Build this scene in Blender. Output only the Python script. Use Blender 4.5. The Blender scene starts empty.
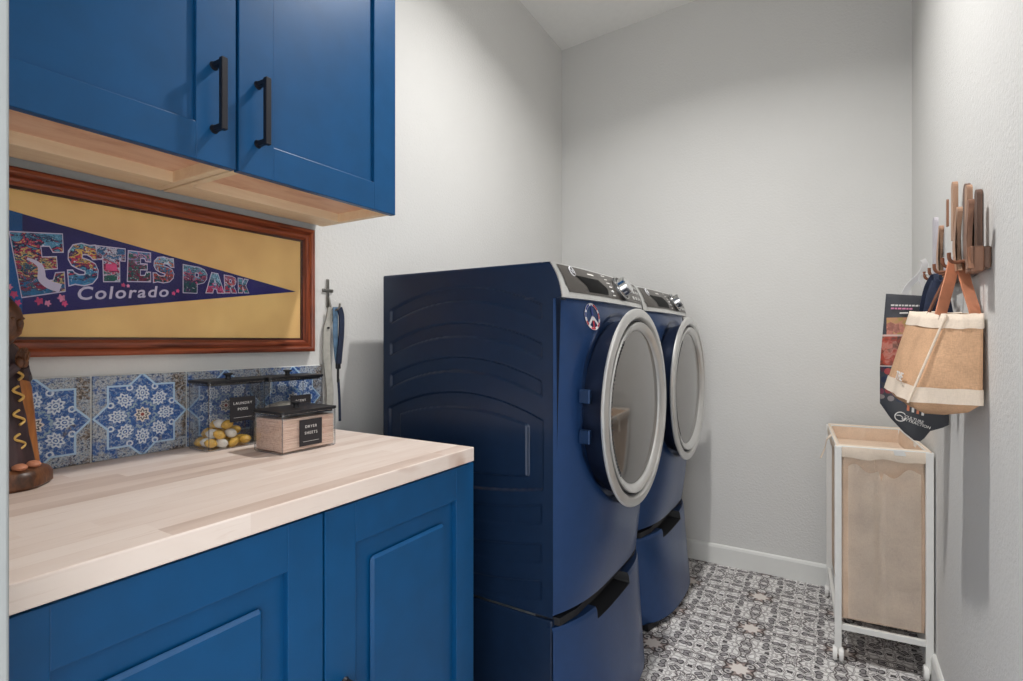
import bpy, bmesh, math, random
from mathutils import Vector, Matrix
from math import sin, cos, pi, radians, sqrt, atan2, exp
random.seed(7)
S = bpy.context.scene
COL = S.collection

# ------------------------------------------------------------------ colour / node helpers
def lin(c):
    out = []
    for v in c:
        v = v / 255.0
        out.append(v / 12.92 if v <= 0.04045 else ((v + 0.055) / 1.055) ** 2.4)
    return (out[0], out[1], out[2], 1.0)

def newmat(name):
    m = bpy.data.materials.new(name); m.use_nodes = True
    return m, m.node_tree, m.node_tree.nodes['Principled BSDF']

class V:
    """scalar node socket with operators"""
    nt = None
    def __init__(s, sock): s.s = sock
    def _m(op, a, b=None, c=None):
        n = V.nt.nodes.new('ShaderNodeMath'); n.operation = op
        for i, v in enumerate((a, b, c)):
            if v is None: continue
            if isinstance(v, V): V.nt.links.new(v.s, n.inputs[i])
            else: n.inputs[i].default_value = v
        return V(n.outputs[0])
    def __add__(a, b): return V._m('ADD', a, b)
    __radd__ = __add__
    def __mul__(a, b): return V._m('MULTIPLY', a, b)
    __rmul__ = __mul__
    def __sub__(a, b): return V._m('SUBTRACT', a, b)
    def __rsub__(a, b): return V._m('SUBTRACT', b, a)
    def __truediv__(a, b): return V._m('DIVIDE', a, b)
    def lt(a, b): return V._m('LESS_THAN', a, b)
    def gt(a, b): return V._m('GREATER_THAN', a, b)
    def abs(a): return V._m('ABSOLUTE', a)
    def floor(a): return V._m('FLOOR', a)
    def frac(a): return V._m('FRACT', a)
    def sin(a): return V._m('SINE', a)
    def cos(a): return V._m('COSINE', a)
def vmax(a, b): return V._m('MAXIMUM', a, b)
def vmin(a, b): return V._m('MINIMUM', a, b)
def atan2n(a, b): return V._m('ARCTAN2', a, b)
def hyp(a, b): return V._m('SQRT', a * a + b * b)
def sstep(a, lo, hi):
    n = V.nt.nodes.new('ShaderNodeMapRange'); n.interpolation_type = 'SMOOTHSTEP'
    V.nt.links.new(a.s, n.inputs[0]); n.inputs[1].default_value = lo; n.inputs[2].default_value = hi
    return V(n.outputs[0])
def coords():
    n = V.nt.nodes.new('ShaderNodeTexCoord'); s = V.nt.nodes.new('ShaderNodeSeparateXYZ')
    V.nt.links.new(n.outputs['Object'], s.inputs[0])
    return V(s.outputs[0]), V(s.outputs[1]), V(s.outputs[2])
def vec(x, y, z=0.0):
    n = V.nt.nodes.new('ShaderNodeCombineXYZ')
    for i, v in enumerate((x, y, z)):
        if isinstance(v, V): V.nt.links.new(v.s, n.inputs[i])
        else: n.inputs[i].default_value = v
    return n.outputs[0]
def noise(v, scale, detail=3, rough=0.5, dist=0.0):
    n = V.nt.nodes.new('ShaderNodeTexNoise'); V.nt.links.new(v, n.inputs['Vector'])
    n.inputs['Scale'].default_value = scale; n.inputs['Detail'].default_value = detail
    n.inputs['Roughness'].default_value = rough; n.inputs['Distortion'].default_value = dist
    return V(n.outputs[0])
def voro(v, scale, feature='F1', rnd=1.0):
    n = V.nt.nodes.new('ShaderNodeTexVoronoi'); n.feature = feature
    V.nt.links.new(v, n.inputs['Vector']); n.inputs['Scale'].default_value = scale
    n.inputs['Randomness'].default_value = rnd
    return n
def wnoise(v):
    n = V.nt.nodes.new('ShaderNodeTexWhiteNoise'); n.noise_dimensions = '3D'
    V.nt.links.new(v, n.inputs['Vector']); return V(n.outputs['Value'])
def mix(fac, a, b):
    n = V.nt.nodes.new('ShaderNodeMix'); n.data_type = 'RGBA'
    if isinstance(fac, V): V.nt.links.new(fac.s, n.inputs[0])
    else: n.inputs[0].default_value = fac
    for i, c in ((6, a), (7, b)):
        if hasattr(c, 'is_linked') or hasattr(c, 'links'): V.nt.links.new(c, n.inputs[i])
        else: n.inputs[i].default_value = c
    return n.outputs[2]
def ramp(fac, stops):
    n = V.nt.nodes.new('ShaderNodeValToRGB'); V.nt.links.new(fac.s, n.inputs[0])
    cr = n.color_ramp
    cr.elements[0].position = stops[0][0]; cr.elements[0].color = lin(stops[0][1])
    cr.elements[1].position = stops[-1][0]; cr.elements[1].color = lin(stops[-1][1])
    for p, c in stops[1:-1]:
        e = cr.elements.new(p); e.color = lin(c)
    return n.outputs[0]
def bump(bsdf, h, strength, dist=0.002):
    n = V.nt.nodes.new('ShaderNodeBump'); V.nt.links.new(h.s, n.inputs['Height'])
    n.inputs['Strength'].default_value = strength; n.inputs['Distance'].default_value = dist
    V.nt.links.new(n.outputs[0], bsdf.inputs['Normal'])

def plain(name, rgb, rough=0.5, metal=0.0, coat=0.0, bs=0.0, bscale=200, vary=0.0, vscale=30, spec=0.5):
    m, nt, b = newmat(name); V.nt = nt
    b.inputs['Roughness'].default_value = rough; b.inputs['Metallic'].default_value = metal
    b.inputs['Coat Weight'].default_value = coat; b.inputs['Coat Roughness'].default_value = 0.12
    b.inputs['Specular IOR Level'].default_value = spec
    x, y, z = coords(); v = vec(x, y, z)
    n = noise(v, vscale, 3)
    k = 1.0 + vary
    dark = tuple(c * (1 - vary) for c in rgb); lite = tuple(min(255, c * k) for c in rgb)
    nt.links.new(ramp(n, [(0.3, dark), (0.7, lite)]), b.inputs['Base Color'])
    if bs: bump(b, noise(v, bscale, 4, 0.6), bs)
    return m

M = {}
M['wall'] = plain('wall_paint', (216, 215, 212), 0.85, bs=0.8, bscale=95, vary=0.006, vscale=3)
M['ceiling'] = plain('ceiling_paint', (243, 242, 238), 0.9, bs=0.35, bscale=80, vary=0.006)
M['casing'] = plain('door_casing_paint', (152, 156, 156), 0.5, vary=0.004)
M['trim'] = plain('trim_paint', (226, 226, 222), 0.45, vary=0.004)
M['cab'] = plain('cabinet_blue_paint', (8, 74, 122), 0.36, bs=0.12, bscale=700, vary=0.03, vscale=14, spec=0.32)
M['cabin'] = plain('cabinet_edge_dark', (14, 26, 46), 0.5, vary=0.05)
M['black'] = plain('matte_black_metal', (38, 38, 44), 0.42, metal=0.5, vary=0.05)
M['blackp'] = plain('black_plastic', (26, 26, 30), 0.45, vary=0.05)
M['label'] = plain('black_label', (36, 34, 38), 0.6, vary=0.03)
M['white_ink'] = plain('white_print', (225, 222, 218), 0.6, vary=0.02)
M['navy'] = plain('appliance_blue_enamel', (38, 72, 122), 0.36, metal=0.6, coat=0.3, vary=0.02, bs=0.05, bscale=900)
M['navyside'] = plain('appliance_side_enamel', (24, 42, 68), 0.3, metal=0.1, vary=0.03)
M['silver'] = plain('satin_silver', (214, 214, 212), 0.28, metal=0.75, vary=0.01)
M['chrome'] = plain('polished_chrome', (225, 225, 225), 0.1, metal=1.0, vary=0.01)
M['console'] = plain('console_grey', (82, 78, 74), 0.34, metal=0.35, vary=0.03)
M['doornavy'] = plain('door_rim_navy', (16, 24, 42), 0.35, vary=0.03)
M['gap'] = plain('dark_rubber_and_shade', (16, 17, 22), 0.6, vary=0.05)  # rubber feet and trim; also shade painted into the drawer notch and pedestal gap
M['doorgap'] = plain('door_trim_grey', (92, 92, 92), 0.35, metal=0.6, vary=0.04)
M['glassdoor'] = plain('tinted_door_glass', (140, 138, 136), 0.06, metal=0.82, vary=0.005)
M['display'] = plain('display_black', (6, 6, 8), 0.45, vary=0.02, spec=0.15)
M['hinge'] = plain('hinge_blue_metal', (30, 56, 92), 0.35, metal=0.5, vary=0.03)
M['white_metal'] = plain('white_powder_coat', (226, 225, 221), 0.4, vary=0.01)
M['caster'] = plain('white_caster_plastic', (230, 228, 224), 0.45, vary=0.01)
M['steel'] = plain('brushed_steel', (150, 148, 142), 0.35, metal=0.9, vary=0.06)
M['red'] = plain('sticker_red', (190, 50, 66), 0.5, vary=0.02)
M['white'] = plain('sticker_white', (232, 232, 236), 0.5, vary=0.01)
M['sblue'] = plain('sticker_blue', (46, 66, 140), 0.5, vary=0.02)
M['leather'] = plain('tan_leather', (196, 130, 98), 0.55, bs=0.15, bscale=250, vary=0.08, vscale=25)
M['leatherd'] = plain('dark_tan_leather', (128, 78, 52), 0.6, bs=0.15, bscale=250, vary=0.1, vscale=25)
M['navycloth'] = plain('navy_webbing', (32, 42, 66), 0.8, bs=0.3, bscale=600, vary=0.12, vscale=60)
M['bluecloth'] = plain('blue_grey_strap', (92, 122, 150), 0.8, bs=0.3, bscale=600, vary=0.1, vscale=60)
M['greycloth'] = plain('grey_strap', (176, 174, 166), 0.8, bs=0.3, bscale=500, vary=0.06, vscale=50)
M['whiteplastic'] = plain('white_plastic', (224, 224, 224), 0.4, vary=0.01)
M['lamp'], nt, b = newmat('lamp_glow')
b.inputs['Base Color'].default_value = (1, 1, 1, 1); b.inputs['Emission Color'].default_value = (1, .97, .92, 1)
b.inputs['Emission Strength'].default_value = 6.0

def clearmat(name, tint, refl=0.12):
    m = bpy.data.materials.new(name); m.use_nodes = True; nt = m.node_tree; nt.nodes.clear()
    o = nt.nodes.new('ShaderNodeOutputMaterial'); mx = nt.nodes.new('ShaderNodeMixShader')
    t = nt.nodes.new('ShaderNodeBsdfTransparent'); g = nt.nodes.new('ShaderNodeBsdfGlossy')
    fr = nt.nodes.new('ShaderNodeFresnel'); fr.inputs[0].default_value = 1.45
    t.inputs[0].default_value = tint; g.inputs['Roughness'].default_value = 0.05
    g.inputs['Color'].default_value = (1, 1, 1, 1)
    mm = nt.nodes.new('ShaderNodeMath'); mm.operation = 'MULTIPLY'; mm.inputs[1].default_value = refl * 8
    ge = nt.nodes.new('ShaderNodeNewGeometry'); m2 = nt.nodes.new('ShaderNodeMath'); m2.operation = 'SUBTRACT'; m2.inputs[0].default_value = 1.0
    m3 = nt.nodes.new('ShaderNodeMath'); m3.operation = 'MULTIPLY'
    nt.links.new(ge.outputs['Backfacing'], m2.inputs[1]); nt.links.new(fr.outputs[0], mm.inputs[0])
    nt.links.new(mm.outputs[0], m3.inputs[0]); nt.links.new(m2.outputs[0], m3.inputs[1]); nt.links.new(m3.outputs[0], mx.inputs[0])
    nt.links.new(t.outputs[0], mx.inputs[1]); nt.links.new(g.outputs[0], mx.inputs[2])
    nt.links.new(mx.outputs[0], o.inputs[0])
    return m
M['acrylic'] = clearmat('clear_acrylic', (0.965, 0.97, 0.975, 1), 0.2)
M['acrylic_edge'] = clearmat('clear_acrylic_edge', (0.7, 0.72, 0.75, 1), 0.4)
M['pane'] = clearmat('picture_glass', (0.97, 0.97, 0.97, 1), 0.045)

# butcher block: staves running along y
def wood_staves():
    m, nt, b = newmat('butcher_block_maple'); V.nt = nt
    x, y, z = coords()
    st = (x / 0.043).floor()
    off = wnoise(vec(st, 3.0, 1.0))
    seg = (y / 0.62 + off * 5.0).floor()
    tone = wnoise(vec(st, seg, 5.0))
    grain = noise(vec(x * 1.0 + tone * 3.0, y * 0.09, z * 1.0), 95, 4, 0.6, 0.6)
    broad = noise(vec(x + tone * 9.0, y * 0.22, z), 14, 3, 0.5, 0.8)
    knot = noise(vec(x * 1.4 + tone * 4.0, y * 0.7, z), 9, 2, 0.4)
    base = ramp(tone * 0.5 + broad * 0.5, [(0.1, (190, 166, 152)), (0.4, (220, 202, 190)), (0.65, (232, 218, 208)), (0.95, (212, 190, 174))])
    c = mix(sstep(grain, 0.55, 0.8) * 0.3, base, lin((180, 146, 120)))
    c = mix(sstep(knot, 0.7, 0.8) * 0.55, c, lin((166, 118, 88)))
    edge = ((x / 0.043).frac() - 0.5).abs().gt(0.488)
    c = mix(edge * 0.16, c, lin((150, 112, 86)))
    nt.links.new(c, b.inputs['Base Color']); b.inputs['Roughness'].default_value = 0.5
    return m
M['block'] = wood_staves()

def wood(name, stops, along='y', scale=40, stretch=0.1, rough=0.5, dist=1.0):
    m, nt, b = newmat(name); V.nt = nt
    x, y, z = coords()
    k = {'x': (stretch, 1, 1), 'y': (1, stretch, 1), 'z': (1, 1, stretch)}[along]
    n = noise(vec(x * k[0], y * k[1], z * k[2]), scale, 4, 0.6, dist)
    nt.links.new(ramp(n, stops), b.inputs['Base Color']); b.inputs['Roughness'].default_value = rough
    bump(b, n, 0.1)
    return m
M['ply'] = wood('cabinet_plywood', [(0.3, (222, 170, 138)), (0.5, (238, 194, 162)), (0.7, (246, 208, 178))], 'y', 9, 0.35, 0.6, 2.5)
M['plyl'] = wood('cabinet_rail_wood', [(0.3, (238, 210, 172)), (0.7, (250, 228, 194))], 'y', 30, 0.1, 0.6)
M['mahog'] = wood('mahogany_moulding', [(0.25, (66, 26, 16)), (0.5, (132, 62, 36)), (0.75, (168, 88, 52))], 'y', 60, 0.08, 0.33)
M['mahogz'] = wood('mahogany_moulding_upright', [(0.25, (66, 26, 16)), (0.5, (132, 62, 36)), (0.75, (168, 88, 52))], 'z', 60, 0.08, 0.33)
M['mahogd'] = wood('mahogany_bead_dark', [(0.3, (48, 20, 14)), (0.7, (84, 38, 24))], 'y', 60, 0.1, 0.4)
M['carved'] = wood('carved_dark_wood', [(0.25, (52, 32, 20)), (0.5, (92, 56, 34)), (0.75, (140, 92, 58))], 'z', 60, 0.4, 0.4)
M['carvedl'] = wood('carved_honey_wood', [(0.3, (140, 84, 40)), (0.7, (186, 120, 64))], 'z', 50, 0.2, 0.45)
M['robe'] = wood('painted_robe', [(0.3, (40, 30, 34)), (0.7, (74, 54, 56))], 'z', 40, 0.3, 0.45)
M['gold'] = plain('gold_paint', (206, 168, 92), 0.4, metal=0.3, vary=0.1)
M['rackl'] = wood('rack_wood_light', [(0.3, (150, 112, 88)), (0.7, (196, 158, 130))], 'z', 40, 0.1, 0.5)
M['rackm'] = wood('rack_wood_mid', [(0.3, (110, 74, 56)), (0.7, (156, 112, 86))], 'z', 40, 0.1, 0.5)
M['rackd'] = wood('rack_wood_dark', [(0.3, (84, 62, 52)), (0.7, (122, 92, 76))], 'z', 40, 0.1, 0.5)
M['rackw'] = wood('rack_wood_whitewashed', [(0.3, (170, 164, 172)), (0.7, (206, 202, 206))], 'z', 40, 0.1, 0.6)
M['goldboard'] = plain('gold_mat_board', (250, 200, 130), 0.7, vary=0.07, vscale=5, bs=0.08, bscale=300)
M['sheets'] = wood('dryer_sheet_stack', [(0.3, (206, 170, 150)), (0.6, (236, 208, 190)), (0.8, (246, 226, 212))], 'y', 150, 0.05, 0.85)
M['pod_y'] = plain('pod_yellow', (222, 178, 84), 0.25, vary=0.15, vscale=60)
M['pod_w'] = plain('pod_white', (236, 232, 222), 0.25, vary=0.03)
M['beads'] = plain('scent_beads', (206, 196, 180), 0.6, bs=0.8, bscale=200, vary=0.15, vscale=150)

# cloths
def cloth(name, rgb, scale=420, vary=0.05, bs=0.5, big=0.0):
    m, nt, b = newmat(name); V.nt = nt
    x, y, z = coords()
    w = noise(vec(x, y, z * 6), scale / 4, 3) * 0.5 + noise(vec(x * 4, y * 4, z), scale / 4, 3) * 0.5
    n2 = noise(vec(x, y, z), 14, 4)
    lo = tuple(c * (1 - vary) for c in rgb); hi = tuple(min(255, c * (1 + vary)) for c in rgb)
    c = ramp(w * 0.6 + n2 * 0.4, [(0.35, lo), (0.65, hi)])
    nt.links.new(c, b.inputs['Base Color']); b.inputs['Roughness'].default_value = 0.95
    b.inputs['Specular IOR Level'].default_value = 0.15
    bump(b, w + n2 * big, bs, 0.002)
    return m
M['canvas'] = cloth('hamper_canvas', (222, 198, 176), vary=0.05, big=3)
M['canvas_p'] = cloth('hamper_outer_canvas', (246, 230, 214), vary=0.05, big=3)
M['canvas_l'] = cloth('hamper_canvas_hem', (226, 210, 192), vary=0.03, big=3)
M['burlap'] = cloth('burlap', (206, 166, 132), vary=0.09, big=4)
M['cotton'] = cloth('cream_cotton', (226, 210, 192), vary=0.04, big=3)

# floor: patterned cement-look tile
def floor_mat():
    m, nt, b = newmat('patterned_floor_tile'); V.nt = nt
    x, y, z = coords()
    T = 0.315
    u = ((x - 0.845) / T + 0.5).frac() - 0.5
    v = ((y - 2.06) / T + 0.5).frac() - 0.5
    au, av = u.abs(), v.abs()
    r = hyp(u, v) * T; th = atan2n(v, u)
    a = vmax(au, av); c = vmin(au, av)
    warp = noise(vec(a, c, 2.0), 9, 2)
    wx = a + (warp - 0.5) * 0.10; wy = c + (noise(vec(c, a, 5.0), 9, 2) - 0.5) * 0.10
    vn = voro(vec(wx, wy, 0.3), 8.5, 'F1', 0.95); d1 = V(vn.outputs['Distance'])
    ve = voro(vec(wx, wy, 0.3), 8.5, 'DISTANCE_TO_EDGE', 0.95); de = V(ve.outputs['Distance'])
    grime = noise(vec(x, y, 0), 45, 5, 0.65)
    white = ramp(grime, [(0.3, (214, 211, 209)), (0.7, (240, 238, 236))])
    # leaf blobs in grey with a dark outline
    col = white
    blob = d1 + (grime - 0.5) * 0.12
    col = mix(sstep(de, 0.105, 0.06) * 0.9, col, lin((104, 96, 95)))
    col = mix(sstep(de, 0.030, 0.018), col, white)
    col = mix(sstep(blob, 0.40, 0.35), col, lin((62, 58, 60)))
    col = mix(sstep(blob, 0.30, 0.25), col, ramp(grime, [(0.3, (128, 123, 125)), (0.7, (164, 160, 161))]))
    col = mix(sstep(blob, 0.09, 0.06), col, lin((70, 64, 66)))
    # rosettes at tile corners and brown strap lines joining them
    strap = vmin(au, av) * T
    wob = ((vmax(au, av) * 2 * pi * 4).sin()) * 0.006
    s2 = (strap - 0.014 + wob).abs()
    inb = r.lt(0.115)
    col = mix(sstep(s2, 0.0038, 0.002) * 0.8, col, lin((84, 74, 74)))
    petal = ((th * 8.0).cos()) * 0.006
    col = mix(sstep(r + petal, 0.056, 0.050), col, lin((158, 142, 136)))
    col = mix(sstep((r + petal - 0.048).abs(), 0.005, 0.003), col, lin((74, 64, 62)))
    lobes = hyp((u.abs() - 0.105), (v.abs() - 0.105)) * T
    col = mix(sstep(lobes, 0.021, 0.018), col, lin((66, 60, 60)))
    col = mix(sstep(lobes, 0.014, 0.011), col, lin((196, 192, 190)))
    col = mix(sstep(lobes, 0.007, 0.005), col, lin((98, 94, 98)))
    star = r + ((th * 8.0).cos()) * -0.005
    col = mix(sstep(star, 0.032, 0.029), col, lin((222, 214, 208)))
    # mid-tile quatrefoil
    u2 = au - 0.5; v2 = av - 0.5
    r2 = hyp(u2, v2) * T; th2 = atan2n(v2, u2)
    q = r2 + ((th2 * 4.0).cos()) * 0.009
    col = mix(sstep((q - 0.034).abs(), 0.003, 0.0018) * 0.9, col, lin((84, 78, 78)))
    col = mix(sstep((q - 0.015).abs(), 0.004, 0.002), col, lin((110, 104, 108)))
    # thin joint
    j = vmin((u2.abs()), (v2.abs())) * T
    col = mix(j.lt(0.0006) * 0.3, col, lin((150, 146, 144)))
    nt.links.new(col, b.inputs['Base Color']); b.inputs['Roughness'].default_value = 0.55
    b.inputs['Specular IOR Level'].default_value = 0.3
    bump(b, grime, 0.1)
    return m
M['floor'] = floor_mat()

# backsplash tile: blue eight pointed star medallion; object coords centred on the tile (y, z)
def tile_mat(seed):
    m, nt, b = newmat('blue_star_tile'); V.nt = nt
    x, y, z = coords(); T = 0.2
    u = y / T; v = z / T
    r = hyp(u, v); th = atan2n(v, u)
    g = noise(vec(y, z, seed), 160, 5, 0.7); gb = noise(vec(y, z, seed + 4.0), 22, 4, 0.7)
    gm = noise(vec(y, z, seed + 9.0), 70, 3, 0.6)
    # eight point star: max of square and rotated square
    sq = vmax(u.abs(), v.abs()); rot = (u.abs() + v.abs()) * 0.7071
    star = vmin(sq / 0.36, rot / 0.355)
    blue = ramp(g, [(0.3, (22, 58, 118)), (0.55, (44, 96, 168)), (0.75, (110, 156, 206))])
    outer = ramp(g, [(0.36, (36, 50, 84)), (0.45, (90, 106, 136)), (0.53, (196, 198, 198)), (0.60, (70, 76, 92))])
    brown = ramp(g, [(0.36, (44, 38, 34)), (0.5, (92, 78, 66)), (0.62, (176, 166, 156))])
    outer = mix(sstep(gb, 0.5, 0.62), outer, blue)
    outer = mix(sstep(gb * 0.8 + u * 0.35, 0.5, 0.6), outer, brown)
    col = mix(star.lt(1.0), outer, blue)
    white = lin((214, 224, 234))
    # lotus motifs: 8 around
    k = ((th / (pi / 4)) + 0.5).frac() - 0.5
    lx = (r - 0.265) + (gm - .5) * .02; ly = k * r * (pi / 4) + (g - .5) * .012
    rr = hyp(lx * 1.0, ly * 1.25); t2 = atan2n(ly, lx)
    pet = rr + ((t2 * 9.0).cos()) * 0.013
    col = mix(sstep((pet - 0.072).abs(), 0.018, 0.010), col, white)
    col = mix(sstep((rr - 0.034).abs(), 0.011, 0.007), col, white)
    col = mix(rr.lt(0.012), col, white)
    # inner ring of leaves
    ring = r + ((th * 16.0).cos()) * 0.01
    k3 = ((th / (pi / 4))).frac() - 0.5
    r3 = hyp(r - 0.36, k3 * r * (pi / 4)) + (g - .5) * 0.02
    col = mix(sstep((r3 - 0.028).abs(), 0.012, 0.006) * star.lt(0.97), col, white)
    fil = sstep((gm - 0.5).abs(), 0.03, 0.015)
    col = mix(fil * 0.55, col, lin((190, 206, 220)))
    col = mix(sstep((ring - 0.15).abs(), 0.014, 0.009) * sstep(gm, 0.42, 0.52), col, lin((150, 176, 190)))
    cen = r + ((th * 8.0).cos()) * -0.012
    col = mix(sstep(cen, 0.085, 0.078), col, lin((222, 216, 208)))
    col = mix(sstep((cen - 0.05).abs(), 0.012, 0.007), col, lin((70, 76, 90)))
    col = mix(r.lt(0.02), col, lin((150, 70, 60)))
    # star outline
    col = mix(sstep((star - 1.0).abs(), 0.036, 0.024), col, lin((176, 206, 230)))
    # worn areas
    worn = sstep(gb + u * 0.25 - v * 0.05, 0.66, 0.8)
    col = mix(worn * 0.8, col, brown)
    col = mix(sstep(g * gm, 0.34, 0.4) * 0.7, col, lin((210, 208, 200)))
    nt.links.new(col, b.inputs['Base Color']); b.inputs['Roughness'].default_value = 0.3
    bump(b, g, 0.12, 0.001)
    return m

# print fill for pennant letters: little landscapes, sky over hills over ground
def print_mat(name, cols, scale=60, seed=0.0, z0=.17, z1=.26):
    m, nt, b = newmat(name); V.nt = nt
    x, y, z = coords()
    n1 = noise(vec(seed, y, z * 1.8), 45, 2, 0.5, 1.2); n2 = noise(vec(seed + 5.0, y, z * 1.5), 110, 3, 0.6, 0.8)
    t = (z - z0) * (1.0 / (z1 - z0)) + (n1 - 0.5) * 1.5 + (n2 - 0.5) * 0.5
    k = len(cols)
    col = ramp(t, [((i + 0.02) / k, cols[i]) for i in range(k)] + [(1.0, cols[-1])])
    rn = [e for e in nt.nodes if e.type == 'VALTORGB'][-1]; rn.color_ramp.interpolation = 'CONSTANT'
    n3 = noise(vec(seed + 9.0, y, z), 150, 2, 0.5, 1.5)
    col = mix(sstep((n1 - 0.52).abs(), 0.03, 0.015) * 0.85, col, lin((22, 26, 60)))
    col = mix(sstep((n3 - 0.5).abs(), 0.03, 0.015) * 0.7, col, lin((24, 28, 66)))
    col = mix(sstep(n3, 0.66, 0.70), col, lin((220, 226, 236)))
    nt.links.new(col, b.inputs['Base Color']); b.inputs['Roughness'].default_value = 0.8
    return m

# ------------------------------------------------------------------ mesh helpers
def NB(): return bmesh.new()
def box(bm, x0, x1, y0, y1, z0, z1, bev=0.0, seg=2):
    t = bmesh.new()
    bmesh.ops.create_cube(t, size=1.0)
    for v in t.verts:
        v.co = Vector((x0 + (v.co.x + .5) * (x1 - x0), y0 + (v.co.y + .5) * (y1 - y0), z0 + (v.co.z + .5) * (z1 - z0)))
    if bev: bmesh.ops.bevel(t, geom=list(t.edges), offset=bev, segments=seg, affect='EDGES', profile=0.5)
    merge(bm, t); return bm
def merge(bm, t, mat=None):
    if mat is not None: bmesh.ops.transform(t, matrix=mat, verts=list(t.verts))
    me = bpy.data.meshes.new('tmp'); t.to_mesh(me); t.free(); bm.from_mesh(me); bpy.data.meshes.remove(me)
def cyl(bm, p0, p1, r, r2=None, seg=24, bev=0.0):
    p0, p1 = Vector(p0), Vector(p1); d = p1 - p0; t = bmesh.new()
    bmesh.ops.create_cone(t, cap_ends=True, segments=seg, radius1=r, radius2=r if r2 is None else r2, depth=d.length)
    if bev:
        es = [e for e in t.edges if any(len(f.verts) > 4 for f in e.link_faces)]
        bmesh.ops.bevel(t, geom=es, offset=bev, segments=2, affect='EDGES')
    q = Vector((0, 0, 1)).rotation_difference(d.normalized())
    merge(bm, t, Matrix.Translation((p0 + p1) / 2) @ q.to_matrix().to_4x4()); return bm
def sph(bm, c, r, s=(1, 1, 1), seg=16):
    t = bmesh.new(); bmesh.ops.create_uvsphere(t, u_segments=seg, v_segments=max(6, seg // 2), radius=r)
    merge(bm, t, Matrix.Translation(Vector(c)) @ Matrix.Diagonal((s[0], s[1], s[2], 1))); return bm
def tube(bm, pts, r, seg=8, closed=False):
    pts = [Vector(p) for p in pts]; rings = []; n = len(pts); up = None
    for i, p in enumerate(pts):
        a = pts[(i - 1) % n] if (closed or i > 0) else p
        c = pts[(i + 1) % n] if (closed or i < n - 1) else p
        t = (c - a).normalized()
        if up is None: up = Vector((0, 0, 1)) if abs(t.z) < .9 else Vector((1, 0, 0))
        s = t.cross(up).normalized(); up = s.cross(t).normalized()
        rr = r[i] if isinstance(r, (list, tuple)) else r
        rings.append([bm.verts.new(p + s * rr * cos(2 * pi * k / seg) + up * rr * sin(2 * pi * k / seg)) for k in range(seg)])
    m = n if closed else n - 1
    for i in range(m):
        A, B = rings[i], rings[(i + 1) % n]
        for k in range(seg): bm.faces.new((A[k], A[(k + 1) % seg], B[(k + 1) % seg], B[k]))
    if not closed:
        bm.faces.new(rings[0][::-1]); bm.faces.new(rings[-1])
    return bm
def ribbon(bm, pts, w, t, wdir):
    """flat strap: centre line pts, width w along wdir (vector or list), thickness t"""
    pts = [Vector(p) for p in pts]; rings = []
    for i, p in enumerate(pts):
        a = pts[max(i - 1, 0)]; c = pts[min(i + 1, len(pts) - 1)]
        tg = (c - a).normalized(); wd = Vector(wdir[i] if isinstance(wdir, list) else wdir)
        wd = (wd - tg * wd.dot(tg)).normalized(); nn = tg.cross(wd)
        ww = w[i] if isinstance(w, list) else w
        rings.append([bm.verts.new(p + wd * sx * ww / 2 + nn * sy * t / 2) for sx, sy in ((-1, -1), (1, -1), (1, 1), (-1, 1))])
    for A, B in zip(rings, rings[1:]):
        for k in range(4): bm.faces.new((A[k], A[(k + 1) % 4], B[(k + 1) % 4], B[k]))
    bm.faces.new(rings[0][::-1]); bm.faces.new(rings[-1]); return bm
def smoothpts(pts, n=6):
    pts = [Vector(p) for p in pts]; out = []
    for i in range(len(pts) - 1):
        p0 = pts[max(i - 1, 0)]; p1 = pts[i]; p2 = pts[i + 1]; p3 = pts[min(i + 2, len(pts) - 1)]
        for k in range(n):
            t = k / n
            out.append(0.5 * ((2 * p1) + (p2 - p0) * t + (2 * p0 - 5 * p1 + 4 * p2 - p3) * t * t + (3 * p1 - p0 - 3 * p2 + p3) * t ** 3))
    out.append(pts[-1]); return out
def prism(bm, poly, f0, f1):
    a = [bm.verts.new(f0(*p)) for p in poly]; c = [bm.verts.new(f1(*p)) for p in poly]; n = len(poly)
    fa = bm.faces.new(a[::-1]); fc = bm.faces.new(c)
    for i in range(n): bm.faces.new((a[i], a[(i + 1) % n], c[(i + 1) % n], c[i]))
    bmesh.ops.triangulate(bm, faces=[fa, fc]); return bm
def grid(bm, f, nu, nv, closed_u=False):
    vs = [[bm.verts.new(f(i / nu, j / nv)) for j in range(nv + 1)] for i in range(nu if closed_u else nu + 1)]
    n = len(vs)
    for i in range(nu):
        A, B = vs[i], vs[(i + 1) % n]
        for j in range(nv): bm.faces.new((A[j], B[j], B[j + 1], A[j + 1]))
    return vs
def loft(bm, rings, cap=True):
    R = [[bm.verts.new(p) for p in r] for r in rings]; n = len(R[0])
    for A, B in zip(R, R[1:]):
        for k in range(n): bm.faces.new((A[k], A[(k + 1) % n], B[(k + 1) % n], B[k]))
    if cap: bm.faces.new(R[0][::-1]); bm.faces.new(R[-1])
def lathe(bm, prof, axis_o, axis='x', seg=96):
    """prof: (radius, along) closed or open profile; revolve about axis through axis_o"""
    o = Vector(axis_o); R = []
    for k in range(seg):
        a = 2 * pi * k / seg; ring = []
        for r, h in prof:
            if axis == 'x': ring.append(bm.verts.new(o + Vector((h, r * cos(a), r * sin(a)))))
            else: ring.append(bm.verts.new(o + Vector((r * cos(a), r * sin(a), h))))
        R.append(ring)
    for k in range(seg):
        A, B = R[k], R[(k + 1) % seg]
        for j in range(len(prof) - 1): bm.faces.new((A[j], A[j + 1], B[j + 1], B[j]))
    bmesh.ops.remove_doubles(bm, verts=list(bm.verts), dist=1e-6)
    return bm

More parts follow.
